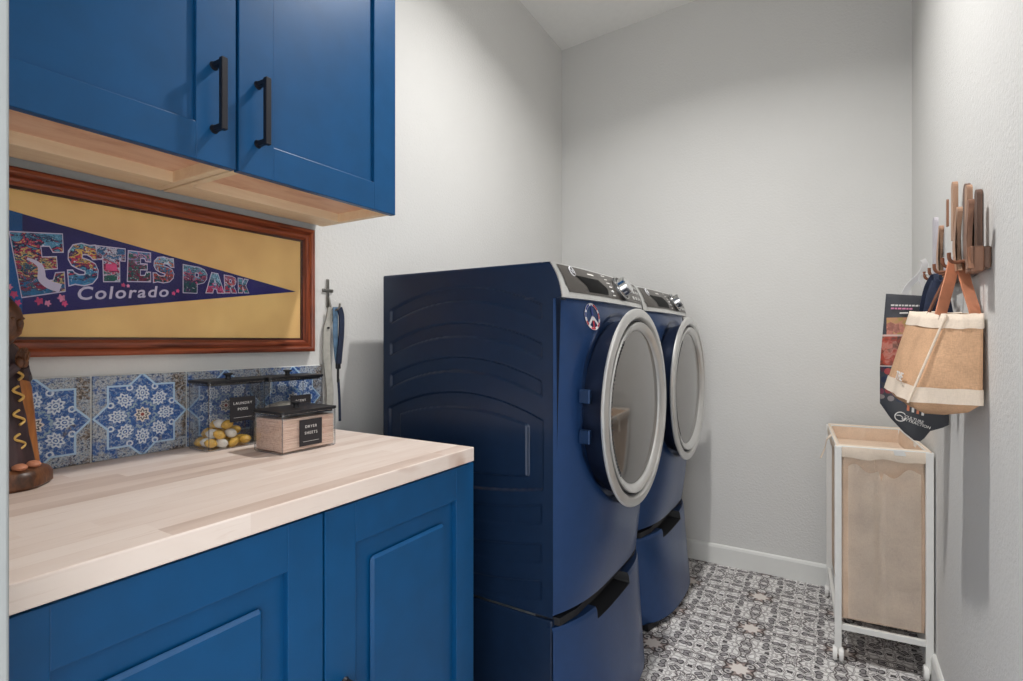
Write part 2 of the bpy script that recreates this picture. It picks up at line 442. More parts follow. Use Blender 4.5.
def wloc(o):
    v = Vector((0, 0, 0))
    while o is not None: v += o.location; o = o.parent
    return v
def obj(name, bm, mat, parent=None, smooth=False, at=None, angle=35):
    """geometry is given in room coordinates; stored relative to parent (or to 'at')"""
    bmesh.ops.recalc_face_normals(bm, faces=list(bm.faces))
    me = bpy.data.meshes.new(name)
    o = bpy.data.objects.new(name, me); COL.objects.link(o)
    base = wloc(parent) if parent else Vector((0, 0, 0))
    if at is not None: o.location = Vector(at) - base
    if parent: o.parent = parent
    org = Vector(at) if at is not None else base
    bmesh.ops.translate(bm, vec=-org, verts=list(bm.verts))
    bm.to_mesh(me); bm.free()
    me.materials.append(mat)
    if smooth:
        me.polygons.foreach_set('use_smooth', [True] * len(me.polygons))
        if angle < 180: me.set_sharp_from_angle(angle=radians(angle))
    return o
def thing(name, label, cat, loc, group=None):
    o = bpy.data.objects.new(name, None); COL.objects.link(o); o.location = loc; o.empty_display_size = 0.05
    return tag(o, label, cat, group)
def tag(o, label, cat, group=None):
    o['label'] = label; o['category'] = cat
    if group: o['group'] = group
    return o
def struct(name, bm, mat, smooth=False, parent=None):
    o = obj(name, bm, mat, parent, smooth)
    if parent is None: o['kind'] = 'structure'
    return o
def text_bm(s, size, offset=0.0, shear=0.0, extrude=0.0004, spacing=1.0):
    c = bpy.data.curves.new('t', 'FONT'); c.body = s; c.size = size; c.offset = offset; c.shear = shear
    c.extrude = extrude; c.align_x = 'CENTER'; c.align_y = 'CENTER'; c.space_character = spacing; c.resolution_u = 3
    o = bpy.data.objects.new('t', c); COL.objects.link(o)
    dg = bpy.context.evaluated_depsgraph_get(); me = bpy.data.meshes.new_from_object(o.evaluated_get(dg))
    b = bmesh.new(); b.from_mesh(me); bpy.data.objects.remove(o); bpy.data.curves.remove(c); bpy.data.meshes.remove(me)
    return b
def curve_bm(polys, offset=0.0, extrude=0.0004):
    c = bpy.data.curves.new('c', 'CURVE'); c.dimensions = '2D'; c.fill_mode = 'BOTH'; c.offset = offset; c.extrude = extrude
    for poly in polys:
        sp = c.splines.new('POLY'); sp.points.add(len(poly) - 1); sp.use_cyclic_u = True
        for p, q in zip(sp.points, poly): p.co = (q[0], q[1], 0, 1)
    o = bpy.data.objects.new('c', c); COL.objects.link(o)
    dg = bpy.context.evaluated_depsgraph_get(); me = bpy.data.meshes.new_from_object(o.evaluated_get(dg))
    b = bmesh.new(); b.from_mesh(me); bpy.data.objects.remove(o); bpy.data.curves.remove(c); bpy.data.meshes.remove(me)
    return b
def frame_mat(o, ex, ey):
    """matrix taking text plane x,y to world directions ex, ey at origin o"""
    ex = Vector(ex).normalized(); ey = Vector(ey); ey = (ey - ex * ey.dot(ex)).normalized(); ez = ex.cross(ey)
    m = Matrix((ex, ey, ez)).transposed().to_4x4(); m.translation = Vector(o); return m
def put(b, m):
    bmesh.ops.transform(b, matrix=m, verts=list(b.verts)); return b

# ------------------------------------------------------------------ camera
f = 527.0; W, D, H = 1.754, 2.98, 3.0
yaw = math.atan(322.5 / f)
cam = bpy.data.cameras.new('camera'); co = bpy.data.objects.new('camera', cam); COL.objects.link(co)
cam.sensor_fit = 'HORIZONTAL'; cam.sensor_width = 36.0; cam.lens = 36.0 * f / 1023.0
cam.clip_start = 0.02
co.location = (1.453, 0, 1.19); co.rotation_euler = (pi / 2, 0, yaw)
S.camera = co

# ------------------------------------------------------------------ the room
struct('floor', box(NB(), -0.12, W + .12, -1.6, D + .12, -.05, 0), M['floor'])
bm = NB()   # slightly vaulted ceiling, rising to the right and towards the door
pts = [(-.12, .055), (W + .12, .055), (W + .12, D + .12), (-.12, D + .12)]
cz = lambda x, y: H + 0.055 * max(x, 0) + 0.05 * (D - y)
lo = [bm.verts.new((x, y, cz(x, y))) for x, y in pts]; hi = [bm.verts.new((x, y, 3.35)) for x, y in pts]
bm.faces.new(lo); bm.faces.new(hi)
for i in range(4): bm.faces.new((lo[i], lo[(i + 1) % 4], hi[(i + 1) % 4], hi[i]))
struct('ceiling', bm, M['ceiling'])
struct('wall_left', box(NB(), -.12, 0, .055, D + .12, 0, 3.3), M['wall'])
struct('wall_back', box(NB(), 0, W, D, D + .12, 0, 3.3), M['wall'])
struct('wall_right', box(NB(), W, W + .12, .055, D + .12, 0, 3.3), M['wall'])
JX = 0.806
bm = NB()
box(bm, 0, JX - .012, .06, .16, 0, 3.3); box(bm, JX - .012, W - .06, .06, .16, 2.1, 3.3); box(bm, W - .06, W, .06, .16, 0, 3.3)
struct('wall_front', bm, M['wall'])
bm = NB()
box(bm, JX - .012, JX, .05, .172, 0, 2.1, .002); box(bm, JX - .07, JX - .004, .16, .174, 0, 2.1, .003)
box(bm, JX, W - .06, .05, .172, 2.088, 2.1, .002)
struct('trim_1', bm, M['casing'])
def baseb(p0, p1, n):
    bm = NB(); p0, p1, n = Vector(p0), Vector(p1), Vector(n)
    prof = [(0, 0), (.014, 0), (.014, .088), (.010, .098), (.004, .103), (0, .103)]
    rings = [[p + n * a + Vector((0, 0, h)) for a, h in prof] for p in (p0, p1)]
    loft(bm, rings); return bm
struct('baseboard_back', baseb((0, D, 0), (W, D, 0), (0, -1, 0)), M['trim'])
struct('baseboard_right', baseb((W, .2, 0), (W, D - .014, 0), (-1, 0, 0)), M['trim'])
struct('baseboard_left', baseb((0, 1.16, 0), (0, D - .014, 0), (1, 0, 0)), M['trim'])

# ------------------------------------------------------------------ upper cabinets
def bar_handle(parent, x, y, z0, z1, mat):
    bm = NB()
    box(bm, x + .028, x + .040, y - .0065, y + .0065, z0, z1, .0012, 1)
    h = obj('handle', bm, mat, parent)
    for z in (z0 + .008, z1 - .008):
        b2 = NB(); box(b2, x + .002, x + .029, y - .0055, y + .0055, z - .0055, z + .0055, .001, 1)
        cyl(b2, (x, y, z), (x + .006, y, z), .0095, .007)
        obj('handle_post', b2, mat, parent)
    return h
def shaker(y0, y1, z0, z1, x0, x1, st, rail, raised=False):
    """door slab from x0 (back) to x1 (face) with a recessed panel"""
    bm = NB(); d = 0.012 if raised else 0.008
    box(bm, x0, x1 - d - .001, y0 + .002, y1 - .002, z0 + .002, z1 - .002)
    for a in ((y0, y0 + st, z0, z1), (y1 - st, y1, z0, z1)): box(bm, x0, x1, a[0], a[1], a[2], a[3], .0018, 2)
    for a in ((y0 + st - .001, y1 - st + .001, z0, z0 + rail), (y0 + st - .001, y1 - st + .001, z1 - rail, z1)):
        box(bm, x0, x1 - .0004, a[0], a[1], a[2], a[3], .0018, 2)
    if raised:
        g = .045; a, b_, c, e = y0 + st + g, y1 - st - g, z0 + rail + g, z1 - rail - g
        t = NB(); box(t, x1 - d - .002, x1 - .001, a, b_, c, e, .006, 1); merge(bm, t)
    return bm
ub, ut = 1.558, 2.33
for i, (y0, y1, hy) in enumerate(((.180, .661, .613), (.665, 1.146, .711))):
    c = thing('upper_cabinet', ['blue wall cabinet nearer the door frame, handle at its right edge',
              'blue wall cabinet at the far end beside the bare wall, handle at its left edge'][i], 'cabinet', (0, (y0 + y1) / 2, ub), 'blue upper wall cabinets')
    bm = NB()
    box(bm, .002, .33, y0, y1, ub + .04, ut); box(bm, .002, .02, y0, y1, ub + .02, ub + .04)
    obj('carcass', bm, M['cab'], c)
    bm = NB(); box(bm, .12, .325, y0 + .018, y1 - .018, ub + .030, ub + .04); obj('bottom_panel', bm, M['ply'], c)
    bm = NB()
    box(bm, .03, .125, y0 + .018, y1 - .018, ub + .004, ub + .04, .001, 1)
    box(bm, .03, .33, y0 + .001, y0 + .019, ub + .003, ub + .041, .001, 1); box(bm, .03, .33, y1 - .019, y1 - .001, ub + .003, ub + .041, .001, 1)
    obj('bottom_frame', bm, M['plyl'], c)
    d = obj('door', shaker(y0 + .001, y1 - .001, ub, ut, .332, .352, .084, .077), M['cab'], c)
    bar_handle(d, .352, hy, 1.622, 1.770, M['black'])

# ------------------------------------------------------------------ base cabinets and worktop
for i, (y0, y1, hy) in enumerate(((.180, .661, .613), (.664, 1.146, .712))):
    c = thing('base_cabinet', ['blue base cabinet under the worktop beside the door frame',
              'blue base cabinet under the far end of the worktop beside the washer'][i], 'cabinet', (0, (y0 + y1) / 2, 0), 'blue base cabinets')
    bm = NB(); box(bm, .01, .61, y0, y1, .10, .872); box(bm, .01, .55, y0, y1, 0, .10); obj('carcass', bm, M['cab'], c)
    d = obj('door', shaker(y0 + .001, y1 - .001, .105, .866, .612, .634, .075, .083, True), M['cab'], c)
    bar_handle(d, .634, hy, .38, .528, M['black'])
tag(obj('worktop', box(NB(), .002, .648, .178, 1.128, .874, .911, .0025, 2), M['block']),
    'pale butcher block worktop with a knotty square front edge on the blue base cabinets', 'countertop')

# ------------------------------------------------------------------ tile backsplash
bs = thing('backsplash', 'row of weathered blue and white star patterned tiles behind the worktop', 'backsplash', (0, .65, .911))
bm = NB(); box(bm, .001, .007, .18, 1.156, .911, 1.11, .001, 1); obj('grout', bm, M['trim'], bs)
for k, (a, b_) in enumerate(((.18, .317), (.321, .522), (.526, .729), (.733, .936), (.94, 1.154))):
    bm = NB(); box(bm, .006, .0125, a, b_, .912, 1.108, .0015, 2)
    cy = (a + b_) / 2 if k else .217
    obj('tile', bm, tile_mat(3.0 + 7 * k), bs, at=(.01, cy, 1.01))
bm = NB(); box(bm, .002, .011, 1.154, 1.160, .911, 1.112, .001, 1); obj('edge_strip', bm, M['steel'], bs)

# ------------------------------------------------------------------ framed pennant
Y0, Y1, Z0, Z1 = .20, 1.120, 1.155, 1.546
fr = thing('framed_pennant', 'long mahogany framed display holding a navy triangular souvenir pennant on gold board', 'framed pennant', (0, .66, Z0))
prof = [(0, 0), (0, .022), (.004, .026), (.010, .027), (.014, .024), (.018, .018), (.024, .020), (.030, .019), (.034, .013), (.036, .012), (.038, .006), (.038, 0)]
corners = [(Y0, Z0), (Y1, Z0), (Y1, Z1), (Y0, Z1)]
ins = [(1, 1), (-1, 1), (-1, -1), (1, -1)]
for k in range(4):
    a, b_ = corners[k], corners[(k + 1) % 4]; ia, ib = ins[k], ins[(k + 1) % 4]
    bm = NB()
    loft(bm, [[(.002 + h, a[0] + ia[0] * w, a[1] + ia[1] * w) for w, h in prof], [(.002 + h, b_[0] + ib[0] * w, b_[1] + ib[1] * w) for w, h in prof]])
    obj('moulding', bm, M['mahog'] if k in (0, 2) else M['mahogz'], fr)
bm = NB()
e = .0385
for a in ((Y0 + .034, Y1 - .034, Z0 + .034, Z0 + e + .004), (Y0 + .034, Y1 - .034, Z1 - e - .004, Z1 - .034), (Y0 + .034, Y0 + e + .004, Z0 + .034, Z1 - .034), (Y1 - e - .004, Y1 - .034, Z0 + .034, Z1 - .034)):
    box(bm, .004, .012, *a, .001, 1)
obj('inner_bead', bm, M['mahogd'], fr)
bm = NB(); box(bm, .003, .007, Y0 + .03, Y1 - .03, Z0 + .03, Z1 - .03); obj('backing_board', bm, M['goldboard'], fr)
# the pennant
M['pennant'] = plain('pennant_navy_felt', (44, 42, 104), 0.9, bs=0.2, bscale=500, vary=0.12, vscale=9)
M['pennantband'] = plain('pennant_blue_band', (26, 88, 150), 0.9, bs=0.2, bscale=500, vary=0.1, vscale=9)
pen = obj('pennant', prism(NB(), [(.30, 1.472), (1.06, 1.3435), (.30, 1.228)], lambda y, z: (.0072, y, z), lambda y, z: (.0088, y, z)), M['pennant'], fr)
top = lambda y: 1.472 + (y - .30) * (1.3435 - 1.472) / .76
bot = lambda y: 1.228 + (y - .30) * (1.3435 - 1.228) / .76
obj('pennant_header', prism(NB(), [(.29, top(.29)), (.405, top(.405)), (.405, bot(.405)), (.29, bot(.29))], lambda y, z: (.0087, y, z), lambda y, z: (.0092, y, z)), M['pennantband'], pen)
LET = {
 'E': [[(0, 1), (1, 1), (1, .68), (.78, .68), (.72, .78), (.55, .78), (.55, .61), (.85, .61), (.85, .40), (.55, .40), (.55, .22), (.74, .22), (.80, .34), (1, .34), (1, 0), (0, 0)]],
 'T': [[(0, 1), (1, 1), (1, .62), (.84, .62), (.80, .70), (.80, 0), (.2, 0), (.2, .70), (.16, .62), (0, .62)]],
 'P': [[(0, 1), (.65, 1), (.88, .94), (1, .78), (1, .58), (.88, .42), (.65, .35), (.6, .35), (.6, 0), (0, 0)], [(.5, .76), (.5, .62), (.62, .62), (.64, .69), (.62, .76)]],
 'A': [[(.3, 1), (.72, 1), (1, 0), (.62, 0), (.58, .2), (.42, .2), (.38, 0), (0, 0)], [(.5, .66), (.44, .42), (.56, .42)]],
 'R': [[(0, 1), (.65, 1), (.92, .92), (.98, .72), (.9, .52), (.76, .44), (1, 0), (.58, 0), (.48, .3), (.44, .3), (.44, 0), (0, 0)], [(.44, .78), (.44, .62), (.56, .62), (.58, .70), (.56, .78)]],
 'K': [[(0, 1), (.42, 1), (.42, .66), (.6, 1), (1, 1), (.72, .54), (1, 0), (.58, 0), (.42, .38), (.42, 0), (0, 0)]],
}
def s_poly():
    cen = [(.86, .70), (.78, .82), (.6, .84), (.38, .83), (.26, .70), (.34, .58), (.55, .50), (.72, .42), (.76, .28), (.62, .16), (.4, .15), (.24, .18), (.14, .30)]
    pts = [Vector((a, b_, 0)) for a, b_ in cen]; pts = smoothpts(pts, 3); L, R = [], []
    for i, p in enumerate(pts):
        t = (pts[min(i + 1, len(pts) - 1)] - pts[max(i - 1, 0)]).normalized(); n = Vector((-t.y, t.x, 0)); w = .17
        L.append((p.x + n.x * w * .95, p.y + n.y * w)); R.append((p.x - n.x * w * .95, p.y - n.y * w))
    return [L + R[::-1]]
LET['S'] = [[(1.0, .62), (.97, .98), (.78, .96), (.5, 1.0), (.22, .95), (.06, .80), (.04, .62), (.14, .48), (.34, .40), (.56, .34), (.54, .27), (.36, .27), (.22, .32), (.17, .38), (.0, .38), (.02, .02), (.22, .05), (.5, 0), (.78, .04), (.96, .18), (1.0, .36), (.92, .52), (.72, .61), (.5, .66), (.52, .73), (.66, .73), (.78, .68), (.84, .62)]]
WORD = [('E', [(.384, 1.414), (.472, 1.424), (.477, 1.298), (.404, 1.279)]), ('S', [(.478, 1.407), (.534, 1.411), (.540, 1.318), (.482, 1.308)]),
        ('T', [(.534, 1.408), (.592, 1.409), (.592, 1.330), (.537, 1.325)]), ('E', [(.598, 1.406), (.647, 1.407), (.647, 1.335), (.596, 1.331)]),
        ('S', [(.652, 1.402), (.701, 1.401), (.701, 1.338), (.652, 1.332)]), ('P', [(.723, 1.388), (.785, 1.384), (.782, 1.316), (.723, 1.314)]),
        ('A', [(.784, 1.376), (.826, 1.373), (.832, 1.321), (.781, 1.318)]), ('R', [(.831, 1.372), (.866, 1.370), (.868, 1.324), (.833, 1.322)]),
        ('K', [(.871, 1.368), (.902, 1.366), (.904, 1.327), (.872, 1.325)])]
FILL = [[(36, 110, 160), (150, 40, 80), (40, 90, 120), (214, 188, 120), (190, 60, 100), (40, 50, 90), (90, 160, 200)],
        [(50, 130, 190), (90, 160, 200), (30, 60, 110), (200, 60, 90), (226, 190, 100), (110, 60, 110), (110, 190, 214)],
        [(30, 100, 90), (200, 206, 224), (214, 70, 110), (120, 50, 90), (200, 200, 220), (60, 110, 160)],
        [(120, 40, 70), (24, 104, 100), (130, 50, 84), (30, 110, 104), (196, 140, 180), (90, 150, 196)],
        [(24, 84, 90), (190, 70, 60), (70, 120, 160), (206, 110, 70), (130, 180, 214), (190, 214, 230)],
        [(20, 66, 76), (28, 84, 90), (60, 50, 90), (190, 90, 120), (80, 140, 170), (130, 180, 204)],
        [(190, 60, 100), (220, 90, 140), (60, 120, 150), (110, 170, 200), (150, 196, 220)],
        [(180, 50, 80), (40, 100, 130), (210, 200, 214), (200, 80, 90), (170, 110, 140)],
        [(40, 120, 130), (190, 90, 80), (90, 80, 110), (90, 150, 170), (120, 160, 190)]]
ZR = [(.125, .268), (.155, .256), (.172, .254), (.178, .252), (.178, .248), (.16, .232), (.164, .22), (.168, .217), (.171, .213)]
M['outline'] = plain('pennant_white_ink', (206, 200, 226), 0.9, vary=0.03)
for k, (ch, q) in enumerate(WORD):
    def warp(b, xoff, q=q):
        for v in b.verts:
            s, t = v.co.x, v.co.y; h = v.co.z
            a = Vector(q[3]).lerp(Vector(q[2]), s); c = Vector(q[0]).lerp(Vector(q[1]), s); p = a.lerp(c, t)
            v.co = Vector((xoff + (0.0006 if h > 0 else 0), p.x, p.y))
        return b
    wd = q[1][0] - q[0][0]
    lo_ = obj('letter_' + ch.lower(), warp(curve_bm(LET[ch], .0006 / wd, .01), .0090), M['outline'], pen)
    obj('letter_picture', warp(curve_bm(LET[ch], -.0010 / wd, .01), .0094), print_mat('letter_print', FILL[k], 95, k * 1.7, *ZR[k]), lo_)
# winding road painted in the first E, gondola in the T
bm = NB(); rd = smoothpts([(0, .412, 1.362), (0, .424, 1.357), (0, .434, 1.348), (0, .436, 1.334), (0, .437, 1.322), (0, .448, 1.311), (0, .468, 1.304)], 5); n_ = len(rd)
wd_ = [.0025 + .0075 * (k / (n_ - 1)) for k in range(n_)]; side_ = []
for k in range(n_):
    tg = (rd[min(k + 1, n_ - 1)] - rd[max(k - 1, 0)]).normalized(); side_.append(Vector((0, -tg.z, tg.y)) * wd_[k])
A_ = [bm.verts.new((.0102, (rd[k] + side_[k]).y, (rd[k] + side_[k]).z)) for k in range(n_)]; B_ = [bm.verts.new((.0102, (rd[k] - side_[k]).y, (rd[k] - side_[k]).z)) for k in range(n_)]
for k in range(n_ - 1): bm.faces.new((A_[k], A_[k + 1], B_[k + 1], B_[k]))
obj('painted_road', bm, M['outline'], pen)
M['pinkink'] = plain('pennant_pink_ink', (222, 84, 136), 0.9, vary=0.1)
bm = NB(); prism(bm, [(.553, 1.354), (.575, 1.354), (.574, 1.370), (.552, 1.368)], lambda y, z: (.0100, y, z), lambda y, z: (.0103, y, z))
obj('painted_gondola', bm, M['pinkink'], pen)
M['pinkink2'] = plain('pennant_pale_pink_ink', (240, 150, 190), 0.9, vary=0.05)
rng = random.Random(3)
for (y, z, rr) in ((.392, 1.285, .009), (.398, 1.268, .008), (.432, 1.274, .010), (.447, 1.270, .008), (.470, 1.283, .010), (.476, 1.271, .008), (.588, 1.322, .006), (.598, 1.321, .005), (.700, 1.311, .006), (.710, 1.318, .006), (.385, 1.30, .007)):
    bm = NB()
    poly = []
    for k in range(20):
        a = 2 * pi * k / 20; q_ = rr * (0.72 + .28 * cos(5 * a + rr * 900))
        poly.append((y + q_ * cos(a) * .8, z + q_ * sin(a) * 1.0))
    prism(bm, poly, lambda y, z: (.0093, y, z), lambda y, z: (.0097, y, z))
    obj('flower', bm, M['pinkink'] if rng.random() < .6 else M['pinkink2'], pen)
b = text_bm('Colorado', .052, .0009, .12, .0003, 1.16)
b.verts.ensure_lookup_table(); xs = [v.co.x for v in b.verts]; ys = [v.co.y for v in b.verts]
for v in b.verts:
    s = (v.co.x - min(xs)) / (max(xs) - min(xs)); t = (v.co.y - min(ys)) / (max(ys) - min(ys))
for v, x_, y_ in [(v, v.co.x, v.co.y) for v in b.verts]:
    s = (x_ - min(xs)) / (max(xs) - min(xs)); t = (y_ - min(ys)) / (max(ys) - min(ys))
    zl = 1.280 + .021 * s; zt = 1.311 + .018 * s
    v.co = Vector((.0096 + (0.0004 if v.co.z > 0 else 0), .499 + .189 * s, zl + (zt - zl) * t))
obj('lettering_colorado', b, M['outline'], pen)
bm = NB(); box(bm, .0118, .0128, Y0 + .036, Y1 - .036, Z0 + .036, Z1 - .036); obj('glass', bm, M['pane'], fr)

# ------------------------------------------------------------------ carved monk figure
st = thing('carved_statue', 'dark carved wooden robed figure with praying hands on a round base, beside the door frame', 'statue', (.106, .344, .911))
cx_, cy_ = .106, .344; fx, fy = .853, .522    # the figure looks towards +fx
def ell(cx, cy, z, a, b_, n=28, fold=0, amp=0):
    out = []
    for k in range(n):
        t = 2 * pi * k / n; m_ = 1 + amp * sin(fold * t + z * 30)
        u, v = a * cos(t) * m_, b_ * sin(t) * m_
        out.append((cx + u * fx - v * fy, cy + u * fy + v * fx, z))
    return out
bm = NB(); loft(bm, [ell(cx_, cy_, z, r_, r_, 28, 7, .03) for z, r_ in ((.911, .070), (.917, .076), (.935, .075), (.944, .070), (.949, .060))]); obj('base', bm, M['carved'], st, True)
def off(d): return cx_ + fx * d, cy_ + fy * d
bm = NB(); rings = []
for z, a, b_, d in ((.949, .050, .052, .0), (.97, .048, .050, 0), (1.02, .044, .046, -.002), (1.07, .040, .044, -.004), (1.11, .037, .044, -.006), (1.15, .034, .046, -.006), (1.17, .028, .040, -.004), (1.185, .018, .022, 0)):
    rings.append(ell(*off(d), z, a, b_, 36, 9, .05))
loft(bm, rings); robe = obj('robe', bm, M['robe'], st, True)
bm = NB(); rings = []
for z, a, b_, d in ((.953, .018, .026, .036), (1.0, .017, .024, .034), (1.05, .016, .022, .032), (1.10, .014, .020, .029), (1.14, .010, .014, .022)):
    rings.append(ell(cx_ + d * (fx * cos(.9) - fy * sin(.9)), cy_ + d * (fy * cos(.9) + fx * sin(.9)), z, a, b_, 28, 6, .04))
loft(bm, rings); obj('cloak', bm, M['carvedl'], st, True)
# painted gold scrolls on the robe (raised)
for j, z in enumerate((1.00, 1.045, 1.09, 1.13)):
    pts = []
    for k in range(13):
        t = k / 12 * pi * 1.5; s = -1 if k < 6 else 1
        yy = .010 * sin(t * 1.33); zz = z + .028 * (k / 12 - .5)
        a = -.08 + yy / .045
        ex = off(-.002); R_ = .0475 - (zz - .95) * .03
        pts.append((ex[0] + R_ * (cos(a) * fx - sin(a) * fy), ex[1] + R_ * (cos(a) * fy + sin(a) * fx), zz))
    bm = NB(); tube(bm, pts, .0024, 6); obj('gold_scroll', bm, M['gold'], robe, True)
# head with face, neck
hx, hy = off(.012)
bm = NB(); rings = []
for z, a, b_, d in ((1.18, .016, .016, .0), (1.192, .020, .017, .006), (1.203, .027, .021, .010), (1.218, .030, .024, .010), (1.236, .030, .026, .008), (1.252, .027, .025, .006), (1.264, .019, .018, .004), (1.270, .008, .008, .002)):
    rings.append(ell(*off(d), z, a, b_, 24))
loft(bm, rings)
n0 = off(.040); sph(bm, (n0[0], n0[1], 1.222), .006, (1, 1, 1.6), 10)          # nose
for s in (-1, 1):
    e0 = off(.036); sph(bm, (e0[0] - fy * s * .010, e0[1] + fx * s * .010, 1.232), .0035, (1, 1, .8), 8)
    e1 = off(.006); sph(bm, (e1[0] - fy * s * .026, e1[1] + fx * s * .026, 1.226), .006, (.6, .6, 1.3), 8)
m0 = off(.037); sph(bm, (m0[0], m0[1], 1.208), .005, (1, 1, .5), 8)
head = obj('head', bm, M['carved'], st, True, angle=180)
bm = NB(); rings = []
for z, a, b_, d in ((1.20, .026, .027, -.006), (1.23, .030, .030, -.004), (1.255, .028, .028, -.002), (1.272, .018, .018, -.002), (1.280, .006, .006, 0)):
    rings.append(ell(*off(d), z, a, b_, 24))
loft(bm, rings); obj('hair', bm, M['robe'], head, True)
# arms and praying hands
for s in (-1, 1):
    sh = off(-.006); el = off(.006); ha = off(.040)
    p = [(sh[0] - fy * s * .038, sh[1] + fx * s * .038, 1.160), (el[0] - fy * s * .044, el[1] + fx * s * .044, 1.118), (off(.022)[0] - fy * s * .026, off(.022)[1] + fx * s * .026, 1.120), (ha[0] - fy * s * .006, ha[1] + fx * s * .006, 1.142)]
    bm = NB(); tube(bm, smoothpts(p, 5), [.015 - .0004 * k for k in range(16)], 10); obj('sleeve', bm, M['robe'], st, True)
    bm = NB(); sph(bm, (ha[0] - fy * s * .004 + fx * .004, ha[1] + fx * s * .004 + fy * .004, 1.148), .009, (1, .8, 1.2), 10)
    for k in range(5):
        dx_ = .000 + .0038 * k; L = (.016, .021, .023, .021, .015)[k]
        q0 = (ha[0] - fy * s * .003 + fx * dx_ - fx * .004, ha[1] + fx * s * .003 + fy * dx_ - fy * .004, 1.154)
        q1 = (q0[0] + fx * .004, q0[1] + fy * .004, 1.154 + L)
        tube(bm, [q0, ((q0[0] + q1[0]) / 2 - fy * s * .001, (q0[1] + q1[1]) / 2 + fx * s * .001, 1.154 + L / 2), q1], [.0024, .0022, .0014], 6)
    obj('hand', bm, M['carved'], st, True, angle=180)
for s in (-1, 1):
    ft = off(.052); bm = NB(); sph(bm, (ft[0] - fy * s * .014, ft[1] + fx * s * .014, .953), .012, (1.3, 1.0, .6), 12); obj('foot', bm, M['leather'], st, True)

# ------------------------------------------------------------------ acrylic storage boxes
def rrect(x0, x1, y0, y1, r, n=5):
    out = []
    for cx, cy, a0 in ((x1 - r, y1 - r, 0), (x0 + r, y1 - r, 90), (x0 + r, y0 + r, 180), (x1 - r, y0 + r, 270)):
        for k in range(n + 1):
            a = radians(a0 + 90 * k / n); out.append((cx + r * cos(a), cy + r * sin(a)))
    return out
def canister(label, x0, x1, y0, y1, ztop, lab, lines, knob_h=.016):
    zb = .9113
    t = thing('storage_canister', label, 'container', ((x0 + x1) / 2, (y0 + y1) / 2, zb), 'clear laundry canisters with black lids')
    bm = NB(); w = .0025; o_ = rrect(x0, x1, y0, y1, .010); i_ = rrect(x0 + w, x1 - w, y0 + w, y1 - w, .008)
    zt = ztop - .006
    R = [[bm.verts.new((a, b_, z)) for a, b_ in rr] for rr, z in ((o_, zb), (o_, zt), (i_, zt), (i_, zb + .004))]
    n = len(o_)
    for A, B in zip(R, R[1:]):
        for k in range(n): bm.faces.new((A[k], A[(k + 1) % n], B[(k + 1) % n], B[k]))
    bm.faces.new(R[0][::-1]); bm.faces.new(R[-1])
    obj('clear_body', bm, M['acrylic'], t, True)
    bm = NB(); tube(bm, [(a, b_, zt - .001) for a, b_ in o_], .0012, 6, True); obj('rim', bm, M['acrylic_edge'], t, True)
    for ex_, ey_ in ((x0 + .003, y0 + .003), (x1 - .003, y0 + .003), (x1 - .003, y1 - .003), (x0 + .003, y1 - .003)):
        bm = NB(); tube(bm, [(ex_, ey_, zb + .003), (ex_, ey_, zt - .002)], .0016, 6); obj('corner_edge', bm, M['acrylic_edge'], t, True)
    bm = NB(); tube(bm, [(a, b_, zb + .0022) for a, b_ in rrect(x0 + .001, x1 - .001, y0 + .001, y1 - .001, .010)], .0012, 6, True)
    obj('base_rim', bm, M['acrylic_edge'], t, True)
    bm = NB(); q = rrect(x0 - .003, x1 + .003, y0 - .003, y1 + .003, .012)
    loft(bm, [[(a, b_, z) for a, b_ in q] for z in (ztop - .006, ztop)])
    q2 = rrect(x0 + .005, x1 - .005, y0 + .005, y1 - .005, .008); loft(bm, [[(a, b_, z) for a, b_ in q2] for z in (ztop - .013, ztop - .005)])
    lid = obj('lid', bm, M['blackp'], t, True)
    cx, cy = (x0 + x1) / 2, (y0 + y1) / 2
    bm = NB(); lathe(bm, [(0, 0), (.008, 0), (.006, .005), (.007, knob_h * .6), (.012, knob_h * .75), (.012, knob_h * .95), (.009, knob_h), (0, knob_h)], (cx, cy, ztop), 'z', 24); obj('knob', bm, M['blackp'], lid, True)
    bm = NB(); box(bm, x1 + .0003, x1 + .0013, lab[0], lab[1], lab[2], lab[3]); lb = obj('label', bm, M['label'], t)
    h = lab[3] - lab[2]
    for j, (s, fz) in enumerate(lines):
        b = text_bm(s, h * .15 if j < 2 else h * .08, .0, 0, .0002, 1.25)
        put(b, frame_mat((x1 + .0016, (lab[0] + lab[1]) / 2, lab[2] + h * fz), (0, 1, 0), (0, 0, 1))); obj('lettering', b, M['white_ink'], lb)
    bm = NB(); box(bm, x1 + .0013, x1 + .0017, lab[0] + .010, lab[1] - .010, lab[2] + h * .16, lab[2] + h * .17); obj('label_rule', bm, M['white_ink'], lb)
    return t
canister('clear canister of yellow laundry pods with a black lid, against the tiles', .034, .130, .722, .878, 1.088, (.776, .845, .979, 1.043), [('LAUNDRY', .74), ('PODS', .50)])
canister('clear canister with pale contents and black lid, nearest the worktop end against the tiles', .034, .130, .888, 1.068, 1.088, (.953, 1.021, .968, 1.032), [('SCENT', .74), ('BEADS', .50)])
canister('low clear canister packed with folded dryer sheets, standing in front of the two taller ones', .200, .318, .795, .958, 1.016, (.843, .910, .925, .991), [('DRYER', .72), ('SHEETS', .48)])
